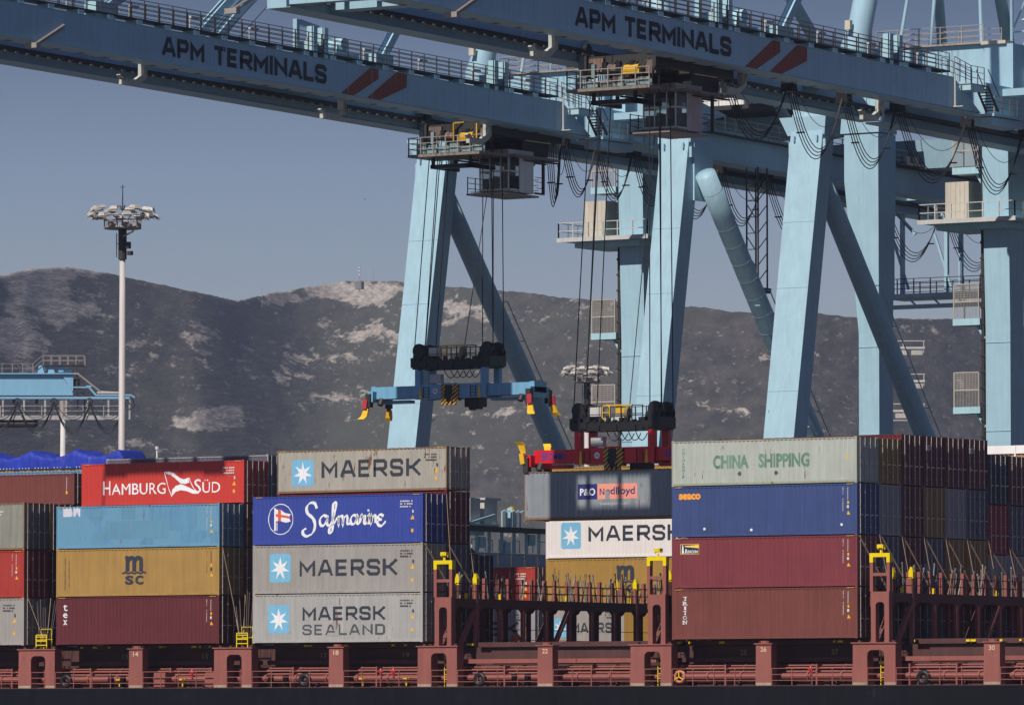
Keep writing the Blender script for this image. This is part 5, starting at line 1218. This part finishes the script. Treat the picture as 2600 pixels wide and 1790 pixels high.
def spreader(Xc, yc, zb, half, mat, lb, up, rope_top, red):
    t = T('container_spreader', lb, 'spreader', (Xc, yc, zb), (Xc, yc, zb), 'container spreaders'); FR[t.name] = Vector((0,0,0))
    m = MB()
    for y in (-.62, .62): m.box(-2.75, 2.75, y-.28, y+.28, .02, .95)
    m.box(-2.75,-1.5,-.35,.35,.1,.85); m.box(1.5,2.75,-.35,.35,.1,.85); m.box(-1.0,1.0,-.34,.34,.5,.9); fr = obj('centre_frame', m, mat, t)
    m = MB()
    for xx in (-2.75, 2.35):
        m = MB()
        for y in (-.95, .6):
            m.box(xx, xx+.42, y, y+.36, .0, 1.95)
        m.box(xx+.02, xx+.40, -.591, .601, .05, .9)
        obj('upright', m, mat, t)
    if red:
        m = MB(); 
        for xx in (1.6,): m.box(xx,xx+.75,-.9,-.55,1.0,1.75)
    for sx in (-1, 1):
        m = MB(); xs = sorted((sx*2.7, sx*(half-.35)))
        for y in (-.5, .5): m.box(xs[0], xs[1], y-.22, y+.22, .12, .9)
        if not red: m.box(sx*half-.35 if sx > 0 else -half-.0, sx*half if sx > 0 else -half+.35, -.72, .72, .25, .95)
        arm = obj('telescopic_arm', m, mat, t)
        m = MB(); m.box(min(sx*(half-.42),sx*half), max(sx*(half-.42),sx*half), -1.15, 1.15, -.08, .6); m.hexa([(min(xs)+.0 if sx > 0 else -half+.2,-.3,-.18),(max(xs) if sx > 0 else -3.6,-.3,-.18),(max(xs) if sx > 0 else -3.6,.3,-.18),(min(xs)+.0 if sx > 0 else -half+.2,.3,-.18)],[(min(xs) if sx > 0 else -half+.2,-.3,.02),(max(xs) if sx > 0 else -3.6,-.3,.02),(max(xs) if sx > 0 else -3.6,.3,.02),(min(xs) if sx > 0 else -half+.2,.3,.02)])
        obj('end_beam', m, mat if not red else SR, arm)
        m = MB()
        for y in (-1.12, 1.12): m.box(min(sx*(half-.3),sx*(half+.05)), max(sx*(half-.3),sx*(half+.05)), y-.2, y+.2, -.42, .45); m.tube([(sx*(half-.05),y,-.62),(sx*(half-.05),y,-.42)], .07, 8)
        m.tube([(sx*(half-.9),-1.0,-.3),(sx*(half-.9),-.8,.1)], .18, 8); obj('twistlock_housing', m, DARK, arm)
        for y in (-1.12, 1.12):
            up_ = up and sx < 0
            xx = sx*(half+.02); s = 1 if up_ else -1; yo = -1 if y < 0 else 1
            m = MB(); m.beam((xx,y+yo*.22,.1),(xx+sx*.06,y+yo*.28,.1+s*.62),.34 if not up_ else .3,.12); obj('flipper_arm', m, FLR if not up_ else FLY, arm)
            m = MB(); m.hexa([(xx-.16,y+yo*.2,.1+s*.62),(xx+.2,y+yo*.2,.1+s*.62),(xx+.2,y+yo*.2+.12,.1+s*.62),(xx-.16,y+yo*.2+.12,.1+s*.62)],[(xx-.22+sx*.1,y+yo*.3,.1+s*1.1),(xx+.26+sx*.1,y+yo*.3,.1+s*1.1),(xx+.26+sx*.1,y+yo*.3+.12,.1+s*1.1),(xx-.22+sx*.1,y+yo*.3+.12,.1+s*1.1)])
            m.hexa([(xx-.22+sx*.1,y+yo*.3,.1+s*1.1),(xx+.26+sx*.1,y+yo*.3,.1+s*1.1),(xx+.26+sx*.1,y+yo*.3+.12,.1+s*1.1),(xx-.22+sx*.1,y+yo*.3+.12,.1+s*1.1)],[(xx-.24+sx*.25,y+yo*.45,.1+s*1.3),(xx+.28+sx*.25,y+yo*.45,.1+s*1.3),(xx+.28+sx*.25,y+yo*.45+.08,.1+s*1.3),(xx-.24+sx*.25,y+yo*.45+.08,.1+s*1.3)])
            obj('flipper', m, FLY, arm)
    # centre basket with hazard stripes
    m = MB(); m.box(-.62,.52,-1.06,-.92,.9,1.0)
    obj('basket_bar', m, SR if red else SB, t)
    m = MB()
    for xx in (-.62, .28): m.hexa([(xx,-1.05,-.35),(xx+.22,-1.05,-.35),(xx+.22,-.95,-.35),(xx,-.95,-.35)],[(xx-.06,-1.05,.9),(xx+.3,-1.05,.9),(xx+.3,-.95,.9),(xx-.06,-.95,.9)])
    m.box(.34,.66,-1.04,-.6,-.15,.92)
    for a, b_ in (((-.45,-1.08,.4),(-.25,-1.08,-.32)), ((.35,-1.08,.4),(.12,-1.08,-.32)), ((-.35,-1.08,.1),(-.15,-1.08,-.32))): m.beam(a, b_, .07)
    m.box(-.62,.5,-1.06,-.96,-.42,-.30); obj('striped_basket', m, STR, t)
    m = MB(); m.box(-.42,.2,-1.0,-.62,-.3,.85); m.box(.75,1.9,-.4,.5,-.55,.0); m.box(.95,1.2,-.2,.3,-.75,-.5); m.box(1.5,1.7,-.2,.3,-.7,-.5); obj('hydraulic_unit', m, BLACK, t)
    m = MB()
    for xx in (-2.1, 1.55):
        for q in (0,.42): m.beam((xx+q,-.93,.08),(xx+q,-.93,.82),.035)
        for q in range(4): m.beam((xx,-.93,.15+q*.2),(xx+.42,-.93,.15+q*.2),.03)
    obj('step_ladder', m, DARK, t)
    m = MB()
    for xx in (-2.28, 2.3): m.hexa([(xx-.12,-.99,.0),(xx+.08,-.99,.0),(xx+.08,-.96,.0),(xx-.12,-.96,.0)],[(xx-.05,-.99,.78),(xx+.03,-.99,.78),(xx+.03,-.96,.78),(xx-.05,-.96,.78)])
    obj('wedge_mark', m, FLY, t)
    disc = [(.19*math.cos(2*math.pi*i/20)-1.2, .19*math.sin(2*math.pi*i/20)+.5) for i in range(20)]
    o = decal('number_disc', t, poly(disc), WLET, 'y'); o.location = (0,-.905,0)
    o = decal('painted_number', t, bfont('43' if red else '85', .2, .16, .01), LDK, 'y'); o.location = (-1.3,-.912,.42)
    if red:
        for x0 in (-5.2, 3.4): o = decal('lettering', t, bfont('BROMMA', 1.75, .46, .02), flat('print_blue', srgb(50,62,140)), 'y'); o.location = (x0,-.724,.3)
    # headblock
    z = 1.95; m = MB()
    for y in (-.75, .75): m.box(-3.0,3.0,y-.14,y+.14,z,z+.5)
    for xx in (-3.0,-1.5,1.2,2.7): m.box(xx,xx+.3,-.6,.6,z+.02,z+.45)
    m.box(-2.9,2.9,-.85,.85,z+.5,z+.56)
    for xx in (-2.5,-1.2,0,1.3,2.2): m.box(xx,xx+.2,-.98,-.88,z-.08,z+.3)
    for i in range(12): m.box(-2.8+i*.45,-2.6+i*.45,-.95,-.7,z+.52,z+.62+.12*(i % 3))
    hb = obj('headblock', m, BLACK, t)
    m = MB()
    for sx in (-1, 1):
        m = MB()
        for y in (-.62, .62):
            xx = sx*2.55
            m.tube([(xx+sx*.1,y-.09,z+1.22),(xx+sx*.1,y+.09,z+1.22)], .46, 18)
            for dy in (-.17, .17): m.prism([(xx-.5,z+.4),(xx+.5,z+.4),(xx+.56+sx*.05,z+1.0),(xx+.3+sx*.1,z+1.6),(xx-.1+sx*.1,z+1.62),(xx-.36+sx*.05,z+1.1)], 'y', y+dy-.03, y+dy+.03)
        m.box(sx*2.5-.6,sx*2.5+.6,-.95,.95,z+.1,z+.75); m.box(sx*2.5-.35,sx*2.5+.35,-.9,.9,z+.7,z+1.0)
        obj('sheave_block', m, BLACK, hb)
    m = MB()
    for zz in (.95, 1.45): m.beam((-1.85,-.8,z+zz),(1.9,-.8,z+zz),.05); m.beam((-1.85,.8,z+zz),(1.9,.8,z+zz),.05)
    for i in range(6): m.beam((-1.85+i*.75,-.8,z+.5),(-1.85+i*.75,-.8,z+1.45),.055); m.beam((-1.85+i*.75,.8,z+.5),(-1.85+i*.75,.8,z+1.45),.055)
    obj('rail', m, DARK, hb)
    m = MB(); m.beam((-.6,-.82,z+1.47),(1.2,-.82,z+1.47),.08)
    for (a0, a1) in ((-.85,-.35),): 
        pl = [(a0,-.86,z+.75),(a0,-.86,z+1.35),(a0+.1,-.86,z+1.45),(a1-.1,-.86,z+1.45),(a1,-.86,z+1.35),(a1,-.86,z+.75),(a1-.1,-.86,z+.65),(a0+.1,-.86,z+.65),(a0,-.86,z+.75)]; m.tube(pl, .045, 6); m.beam((a0,-.86,z+1.05),(a1,-.86,z+1.05),.05)
    if red: m.box(.0,.65,-.75,-.4,z+1.0,z+1.4)
    m.beam((-1.2,-.83,z+.42),(.6,-.83,z+.42),.05); obj('gate', m, YEL, hb)
    m = MB(); m.box(-1.75,-.98,-.82,-.4,z+.85,z+1.38); m.box(-.05,.55,-.7,-.3,z+.56,z+.95); m.box(-1.9,-1.05,-.5,-.1,1.05,1.62); obj('electrical_box', m, GREYW, hb)
    m = MB(); m.tube([(.75,-.72,z+1.0),(.82,-.72,z+1.0),(.95,-.72,z+1.0)], [.32,.42,.32], 16); obj('cable_reel', m, paint('reel_brown', (.30,.22,.10), .6, .4), hb)
    m = MB()
    for q in range(5): m.tube(sag((-.8+q*.5,-.5,z),(.3+q*.45,-.6,z-.2), .5, 8), .03, 5)
    obj('hose', m, BLACK, t)
    # hoist ropes up to the trolley
    m = MB()
    for sx in (-1, 1):
        for y, o_ in ((-.62,.46),(-.62,-.36),(.62,.46),(.62,-.36)):
            xx = sx*2.65; m.tube([(xx+o_,y,z+1.3),(sx*2.0+o_*.8,y*1.0+.9,rope_top-zb)], .034, 5)
    m.tube([(.85,-.6,z+1.2),(.9,2.6,rope_top-zb-2)], .028, 5); obj('hoist_rope', m, ROPE, t)
    return t
spreader(6.13, 34.6, 16.2, 6.35, SB, 'light blue spreader hanging empty, yellow flippers pointing down', False, ZB(36)+.1, False)
spreader(35.42, 8.25, 10.45, 6.1, SR, 'red spreader locked onto the hanging blue grey container, yellow flippers up', True, ZB(8)+.1, True)
# ---------------------------------------------------------------- third crane far left: end of its girder, trolley walkway, loops
CBS = paint('crane_sky_blue', (.20,.40,.56), .45, .06, .12)
t = T('quay_crane', 'distant light blue crane girder end with grey walkway and cable loops', 'crane', (-211.6, 279.5, -11.5), (-211.6, 279.5, -11.5), 'ship-to-shore cranes', R(33.37)); FR[t.name] = Vector((0,0,0))
m = MB(); m.prism([(-46,44.5),(0,44.5),(0,44.9),(-1.4,46.9),(-46,46.9)], 'y', -.8, .8); obj('girder', m, CBS, t)
m = MB(); m.box(-46,0,-1.25,1.2,46.92,47.05); m.prism([(-1.3,46.91),(.05,46.91),(.05,45.0),(-.1,45.0)], 'y', -.95, .9); obj('flange', m, CBS, t)
m = MB(); m.box(-46,6.6,-1.6,-1.3,44.05,44.3); m.beam((1.6,-1.45,45.5),(2.2,-1.45,45.5),.2); m.beam((-.1,-1.45,45.4),(1.9,-1.45,45.4),.16); m.beam((1.9,-1.45,45.4),(2.7,-1.45,44.5),.2); m.beam((2.6,-1.45,44.5),(6.8,-1.45,44.5),.18); m.beam((6.8,-1.45,44.5),(7.2,-1.45,44.2),.16); obj('cable_rail', m, CBS, t)
m = MB()
for a in (-4.1,-2.9): m.hexa([(a,-.6,47.06),(a+.8,-.6,47.06),(a+.8,.6,47.06),(a,.6,47.06)],[(a+.15,-.5,47.95),(a+.55,-.5,47.95),(a+.55,.5,47.95),(a+.15,.5,47.95)])
m.beam((-4.2,0,47.15),(-2.8,0,47.75),.5,.3); m.beam((-1.7,0,47.2),(-.2,0,47.35),.5,.3); m.box(-1.7,-1.1,-.5,.5,47.2,47.8); obj('stay_bracket', m, CBS, t)
m = MB(); handrail(m, [(-46,-.9,47.05),(-4.6,-.9,47.05)], n=2, step=1.2, r=.05); handrail(m, [(-4.6,-.9,47.05),(-3.5,-.9,48.0),(1.3,-.9,48.0)], n=2, step=1.0, r=.06); handrail(m, [(-3.5,.9,48.0),(1.3,.9,48.0)], n=2, step=1.0, r=.05); obj('handrail', m, paint('weathered_rail', (.26,.23,.21), .6, .4), t)
m = MB()
for xx in (.5, 1.25): m.beam((xx,-.8,44.6),(xx,-.8,48.6),.12); m.beam((xx,.4,42),(xx,.4,44.5),.14)
for i in range(9): m.beam((.5,-.8,44.8+i*.42),(1.25,-.8,44.8+i*.42),.07)
m.box(0,.75,-.6,.6,45.2,46.4); m.box(-3.4,1.3,-.9,.9,47.9,48.0); obj('ladder', m, DARK, t)
m = MB(); m.tube([(-.8,-1.0,46.95),(.6,-1.0,46.95),(3.2,-1.0,44.9),(6.0,-1.0,44.75)], .12, 6); m.tube([(2.8,-1.0,44.75),(6.0,-1.0,44.75)], .16, 8); obj('conduit', m, GALV, t)
m = MB()
for i in range(-8, 6): x = -9.0+(i+1)*2.43+.9; m.box(x,x+.2,-1.5,-1.3,41.7,44.05)
m.box(-32,6.0,-1.6,-1.2,41.65,42.15); handrail(m, [(-32,-1.7,42.1),(6,-1.7,42.1)], n=2, h=1.15, step=2.4, r=.05); obj('trolley_walkway', m, paint('walkway_grey', (.40,.38,.37), .6, .5), t)
m = MB(); m.tube([(-30,-1,41.2),(-4.4,-1,41.2),(-4.0,-1,41.3)], [.42,.42,.3], 10)
for x in (-9.7,-9.0,-6.9,-4.3): m.box(x,x+.3,-1.2,-.8,41.6,44.4)
m.box(-10,-8.9,-1.3,-.6,38.9,39.2); m.box(-10,-9.8,-1.2,-1.0,39,41.5); m.box(-9.1,-8.9,-1.2,-1,39,41.5); obj('trolley_gear', m, DARK, t)
m = MB()
for a in (-10.5,-6.3,-2.1,2.0):
    b_ = a+4.2; 
    for q in range(3): m.tube(sag((a,-1.8-.05*q,43.7),(b_,-1.8-.05*q,43.7), 3.6-.25*q), .05, 5)
    m.tube(sag((a,-1.8,43.8),(b_,-1.8,43.8), 1.9), .035, 5); m.torus((a,-1.85,43.75), .35, .06, 'y', 14, 5)
m.torus((6.2,-1.85,43.6), .35, .06, 'y', 14, 5); m.tube([(6.9,-1.6,44.1),(7.2,-1.6,43.2),(6.8,-1.6,42.9)], .07, 5); obj('festoon_cable', m, CABLE, t)
m = MB()
for x in (-40,-22): m.box(x-1,x+1,-1,1,2,44.4)
obj('leg', m, CBS, t)

# ---------------------------------------------------------------- yard crane seen through the open bay
t = T('yard_crane', 'dark blue yard crane with grey cabinets behind the open bay', 'crane', (-21.5, 82.8, -11.5), (-21.5, 82.8, 0))
m = MB(); m.box(-1.8,0,-14,16,4.4,7.7); m.box(-6.8,-5,-14,16,4.4,7.7); obj('girder', m, CB, t)
m = MB()
for y in (-10,11): 
    for x in (-1.6,-6.6): m.box(x,x+1.2,y,y+1.2,-11.4,4.4)
obj('leg', m, CB, t)
m = MB(); m.box(0,1.1,-14,16,6.1,6.2); m.box(-.2,1.0,-7,9,9.2,9.55); obj('walkway', m, DARK, t)
m = MB(); handrail(m, [(1.05,-14,6.2),(1.05,16,6.2)], h=1.35, n=2, step=1.8, r=.07); obj('handrail', m, GALV, t)
m = MB()
for i in range(10):
    y = -6.8+i*1.65; m.box(.2,.38,y,y+.2,7.7,9.2)
    if i % 2: m.box(.1,.5,y+.25,y+1.0,7.7+.3*(i % 3),8.5+.3*(i % 3))
for i in range(8): y = -6+i*1.8; m.tube([(.5,y,7.75),(.5,y,8.6),(.5,y+.9,8.6),(.5,y+.9,7.75)], .05, 5)
m.box(-.3,.4,-5.5,-4.2,8.9,9.2); m.tube([(.3,6.2,7.7),(.3,6.2,9.2)], .42, 10); m.box(-.6,.2,7.2,9.0,7.9,9.1); obj('trolley_frame', m, CBD, t)
m = MB(); m.beam((.6,-9.4,9.0),(.6,-4.6,6.3),.25,.5); m.beam((.6,-8.4,9.0),(.6,-3.6,6.3),.1,.3)
for i in range(9): m.box(.2,1.0,-8.9+i*.53,-8.6+i*.53,8.6-i*.3,8.66-i*.3)
m.box(-.6,.2,-8.2,-7.2,8.2,10.9); m.box(-.4,.2,-9.5,-8.4,7.8,8.8); obj('stair', m, DARK, t)
m = MB(); m.box(-1.5,.3,-5.9,-4.6,9.56,11.6); m.box(-2.0,.2,-3.9,-2.2,9.56,11.5); m.box(-2.2,.4,-4.1,-2.0,11.5,11.65); obj('cabinet', m, GREYW, t)
m = MB(); m.box(-.9,.5,-6.6,-2.4,9.6,9.75); m.beam((.5,-6.5,9.7),(.5,-3.0,10.4),.18); m.beam((.5,-6.5,9.6),(.5,-6.5,10.3),.2)
for i in range(5): m.tube([(.5,-2.0+i*.6,9.56),(.5,-2.0+i*.6,10.7),(.5,-1.6+i*.6,10.8)], .07, 5)
m.tube([(.2,-.4,9.6),(.2,-.4,11.0)], .28, 8); obj('hoist_frame', m, CBD, t)
m = MB(); m.tube([(.3,-.4,10.75),(.3,-.4,11.1)], .2, 8); obj('beacon', m, YEL, t)
m = MB()
for y in (-10.6,-3.0,4.6): 
    for z in (5.0,): 
        m.box(.005,.02,y,y+1.6,z+.2,z+.28); m.box(.005,.02,y,y+1.6,z+1.2,z+1.28); m.box(.005,.02,y,y+.1,z+.2,z+1.28); m.box(.005,.02,y+1.5,y+1.6,z+.2,z+1.28); m.box(.005,.02,y+.4,y+1.1,z+.55,z+.9)
obj('panel_frame', m, GREYW, t)

# ---------------------------------------------------------------- floodlight masts
LAMP = paint('floodlight_housing', (.46,.43,.39), .45, .35, .25); POLE = paint('mast_galvanised', (.50,.46,.44), .5, .1, .15, streak=.8)
def lamp_mesh():
    m = MB(); m.hexa([(-.34,-.62,0),(.34,-.62,0),(.30,.35,.06),(-.30,.35,.06)],[(-.22,-.45,.26),(.22,-.45,.26),(.22,.25,.3),(-.22,.25,.3)]); m.box(-.3,.3,-.55,.3,-.05,0); m.beam((-.36,0,.1),(-.36,.5,-.05),.05); m.beam((.36,0,.1),(.36,.5,-.05),.05); return m.mesh('floodlight')
LM = lamp_mesh()
def mast(x, y, h, lb, s=1.0, r0=.42, full=True):
    t = T('floodlight_mast', lb, 'light mast', (x, y, -11.5), (x, y, -11.5), 'floodlight masts'); FR[t.name] = Vector((0,0,0))
    m = MB(); m.tube([(0,0,0),(0,0,h-2.2)], [r0, r0*.62], 16); obj('pole', m, POLE, t, True)
    m = MB(); m.tube([(0,0,h-2.2),(0,0,h+.2)], .33, 10); m.beam((-.55,0,h-2.0),(-.55,0,h-.2),.05); m.beam((-.55,0,h-1.0),(-.2,0,h-1.0),.05); m.box(.35,.65,-.1,.2,h-1.4,h-.9); m.box(.5,.85,-.1,.2,h-1.9,h-1.6); obj('mast_head', m, DARK, t)
    m = MB(); m.torus((0,0,h+.15), 1.35, .08, 'z', 20, 6); m.torus((0,0,h+.75), 1.38, .06, 'z', 20, 6)
    for i in range(10): a = 2*math.pi*i/10; p = Vector((1.35*math.cos(a),1.35*math.sin(a),0)); m.beam(p+Vector((0,0,h+.15)), p+Vector((0,0,h+.75)), .07); m.beam((0,0,h+.15), p+Vector((0,0,h+.15)), .09); m.beam(p+Vector((0,0,h+.75)), p*1.75+Vector((0,0,h+1.0)), .06)
    m.box(-1.0,1.0,-1.0,1.0,h+.08,h+.12)
    for i in range(5): a = 2*math.pi*(i+.4)/5; m.box(1.05*math.cos(a)-.22,1.05*math.cos(a)+.22,1.05*math.sin(a)-.15,1.05*math.sin(a)+.15,h+.2,h+.55)
    m.torus((0,0,h+1.0), 2.3, .05, 'z', 24, 5); m.tube([(.3,-.3,h-.5),(1.4,-.6,h-.2),(1.7,-.6,h+.2)], .07, 6); obj('head_frame', m, GALV, t)
    for ring, (zz, rad, n_) in enumerate(((h+.92,2.35,8),(h+1.42,2.1,8))):
        for i in range(n_):
            a = 2*math.pi*(i+.45*ring)/n_; o = obj('floodlight', LM, LAMP, t); o.location = (rad*math.cos(a), rad*math.sin(a), zz+.06*((i*7) % 3)); o.rotation_euler = (R(-12), 0, a+math.pi/2 + math.pi); o.scale = (1.05*s,.95*s,.9*s)
    m = MB(); m.tube([(0,0,h),(0,0,h+1.6),(0,0,h+3.4)], [.07,.05,.03], 6); m.box(-.2,.2,-.03,.03,h+3.2,h+3.24)
    for sx in (-1,1): m.tube([(sx*.1,0,h+1.5),(sx*.2,0,h+1.85)], .05, 6)
    obj('lightning_rod', m, DARK, t)
    return t
mast(-50.7, 74.2, 43.6, 'tall floodlight mast standing behind the bright red container', 1.0, .34)
mast(-124.4, 253.3, 42.2, 'floodlight mast far behind the hoist ropes of the red spreader', 1.1, .42)
t = T('floodlight_mast', 'slim white light pole below the distant crane girder', 'light mast', (-309.96, 406.3, -11.5), (-309.96, 406.3, -11.5)); FR[t.name] = Vector((0,0,0))
m = MB(); m.tube([(0,0,0),(0,0,49.5)], [.62,.34], 12); obj('pole', m, paint('white_pole', (.6,.57,.55), .5), t, True); m = MB(); m.tube([(0,0,49.5),(0,0,52)], .5, 10); obj('mast_head', m, GALV, t)
t = T('floodlight_mast', 'three-tier floodlight frame half hidden behind a crane leg', 'light mast', (-42.2, 176, -11.5), (-42.2, 176, -11.5), 'floodlight masts', R(33)); FR[t.name] = Vector((0,0,0))
m = MB(); m.tube([(-1.6,0,0),(-1.6,0,41)], [.5,.3], 12); obj('pole', m, POLE, t, True)
for z in (38.9, 36.0, 33.4):
    m = MB(); m.box(-3.6,2.1,-.12,.12,z+.5,z+.68); m.beam((-3.6,0,z+1.2),(2.1,0,z+1.2),.07)
    for x in (-3.6,-1.7,.2,2.0): m.beam((x,0,z),(x,0,z+1.2),.07)
    m.box(-3.6,2.1,-.5,.5,z-.3,z-.22) if z < 34 else None; f_ = obj('lamp_bar', m, paint('pale_lamp_bar', (.5,.48,.45), .5, .3), t)
    for i in range(4): m = MB(); m.box(-3.3+i*1.4,-2.3+i*1.4,-.35,.1,z-.05,z+.36); obj('floodlight', m, LAMP, t)
# ---------------------------------------------------------------- people
SKIN = flat('skin', (.42,.25,.17), .6)
def person(loc, rz, lb, top, bot, pose, cap):
    o_ = T('person', lb, 'person', loc, loc, None, rz); FR[o_.name] = Vector((0,0,0))
    sit = pose == 'sit'
    def skin(name, chain, mat):
        vs = []; es = []; rs = []; idx = {}
        for line in chain:
            prev = None
            for (p, r) in line:
                k = tuple(round(c, 3) for c in p)
                if k not in idx: idx[k] = len(vs); vs.append(p); rs.append(r)
                if prev is not None: es.append((prev, idx[k]))
                prev = idx[k]
        me = bpy.data.meshes.new(name); me.from_pydata(vs, es, []); ob = bpy.data.objects.new(name, me); COL.objects.link(ob); ob.parent = o_
        md = ob.modifiers.new('skin', 'SKIN'); sv = me.skin_vertices[0].data
        for q, r in zip(sv, rs): q.radius = (r, r)
        sv[0].use_root = True
        ss = ob.modifiers.new('sub', 'SUBSURF'); ss.levels = 1; ss.render_levels = 2
        me.materials.append(mat); return ob
    H = (0,0,.95) if not sit else (0,0,.5)
    hz_ = H[2]; lean = -.12 if sit else -.02
    ch = (0,lean,hz_+.42); nk = (0,lean*1.3,hz_+.55); hd = (0,lean*1.9-.03,hz_+.70)
    body = [[(H,.14),((0,lean*.5,hz_+.2),.135),(ch,.16),(nk,.06),((0,lean*1.6-.01,hz_+.62),.075),(hd,.098),((0,lean*1.9,hz_+.80),.07)]]
    for s in (-1, 1):
        sh = (s*.19,lean,hz_+.46)
        el = (s*.27,lean-.12,hz_+.2) if sit else (s*.26,-.05,hz_+.18)
        wr = (s*.20,lean-.38,hz_+.17) if sit else (s*.24,-.22,hz_+.02)
        pm = (wr[0],wr[1]-.07,wr[2]-.015)
        body.append([(ch,.16),(sh,.075),(el,.052),(wr,.034),(pm,.036)])
        for f_, (dx, ln) in enumerate(((-.03,.07),(-.01,.085),(.01,.08),(.03,.062))):
            body.append([(pm,.036),((pm[0]+dx,pm[1]-.045,pm[2]-.005),.011),((pm[0]+dx,pm[1]-ln,pm[2]-.03),.009)])
        body.append([(pm,.036),((pm[0]-s*.045,pm[1]+.0,pm[2]+.0),.012),((pm[0]-s*.06,pm[1]-.04,pm[2]-.015),.01)])
        kn = (s*.12,-.42,.5) if sit else (s*.11,-.03,.5)
        an = (s*.12,-.40,.08) if sit else (s*.12,.02,.08)
        body.append([(H,.14),((s*.10,0,hz_-.05),.10),(kn,.065),(an,.045),((an[0],an[1]-.16,.04),.04)])
    skin('body', body, SKIN)
    torso = [[((0,0,hz_+.02),.155),((0,lean*.5,hz_+.2),.15),(ch,.175),((0,lean*1.2,hz_+.5),.08)]]
    for s in (-1, 1):
        sh = (s*.19,lean,hz_+.46); el = (s*.27,lean-.12,hz_+.2) if sit else (s*.26,-.05,hz_+.18)
        torso.append([(ch,.175),(sh,.09),(el,.067)])
    skin('shirt', torso, top)
    legs = []
    for s in (-1, 1):
        kn = (s*.12,-.42,.5) if sit else (s*.11,-.03,.5); an = (s*.12,-.40,.12) if sit else (s*.12,.02,.12)
        legs.append([((0,0,hz_),.155),((s*.10,0,hz_-.05),.115),(kn,.08),(an,.062)])
    skin('trousers', legs, bot)
    m = MB(); m.tube([(hd[0],hd[1]+.01,hd[2]+.02),(hd[0],hd[1]+.015,hd[2]+.09),(hd[0],hd[1]+.02,hd[2]+.14)], [.115,.112,.05], 14); obj('helmet' if not sit else 'hair', m, cap, o_, True)
    m = MB()
    for s in (-1, 1): m.tube([(s*.035,hd[1]-.098,hd[2]+.01),(s*.035,hd[1]-.088,hd[2]+.01)], .011, 6); m.tube([(s*.1,hd[1],hd[2]-.01),(s*.115,hd[1]+.005,hd[2]+.0)], .028, 6)
    m.hexa([(-.015,hd[1]-.12,hd[2]-.03),(.015,hd[1]-.12,hd[2]-.03),(.015,hd[1]-.08,hd[2]-.03),(-.015,hd[1]-.08,hd[2]-.03)],[(-.006,hd[1]-.1,hd[2]+.02),(.006,hd[1]-.1,hd[2]+.02),(.006,hd[1]-.08,hd[2]+.02),(-.006,hd[1]-.08,hd[2]+.02)]); m.box(-.025,.025,hd[1]-.098,hd[1]-.085,hd[2]-.058,hd[2]-.05); obj('face', m, flat('face_detail', (.25,.13,.09)), o_)
    return o_
REDS = flat('red_shirt', (.60,.03,.04)); DTR = flat('dark_trousers', (.02,.02,.03)); HAIR = flat('dark_hair', (.02,.015,.012), .8)
person((6.13+1.5, 35.2+1.6+1.0, ZB(35.2)-3.96), 0, 'seated crane operator in a red shirt in the plain grey cab', REDS, DTR, 'sit', HAIR)
person((35.38+1.5, 8.9+1.45+1.0, ZB(8.9)-3.96), 0, 'seated crane operator in a red shirt in the streaked brown cab', REDS, DTR, 'sit', HAIR)
person((28.35, 7.6, -1.0), R(20), 'deck worker in orange vest and dark helmet standing under the lashing bridge', flat('orange_vest', (.85,.13,.02)), flat('navy_trousers', (.03,.035,.06)), 'stand', flat('dark_helmet', (.05,.06,.08)))
# gull in the sky
t = T('bird', 'tiny dark gull gliding in the open sky', 'bird', (-46, 60, 45)); FR[t.name] = Vector((0,0,0))
b_ = ridge_point(926, 505, 1300); t.location = b_
m = MB(); m.tube([(-.2,0,0),(-.1,0,.02),(.1,0,.02),(.28,0,0)], [.02,.07,.07,.015], 8)
for s in (-1,1): m.add([(.08,s*.05,.02),(-.1,s*.05,.02),(-.05,s*.35,.16),(-.12,s*.62,.08),(.05,s*.35,.16)], [(0,1,2,4),(4,2,3)])
obj('body', m, flat('gull_grey', (.12,.11,.11)), t)
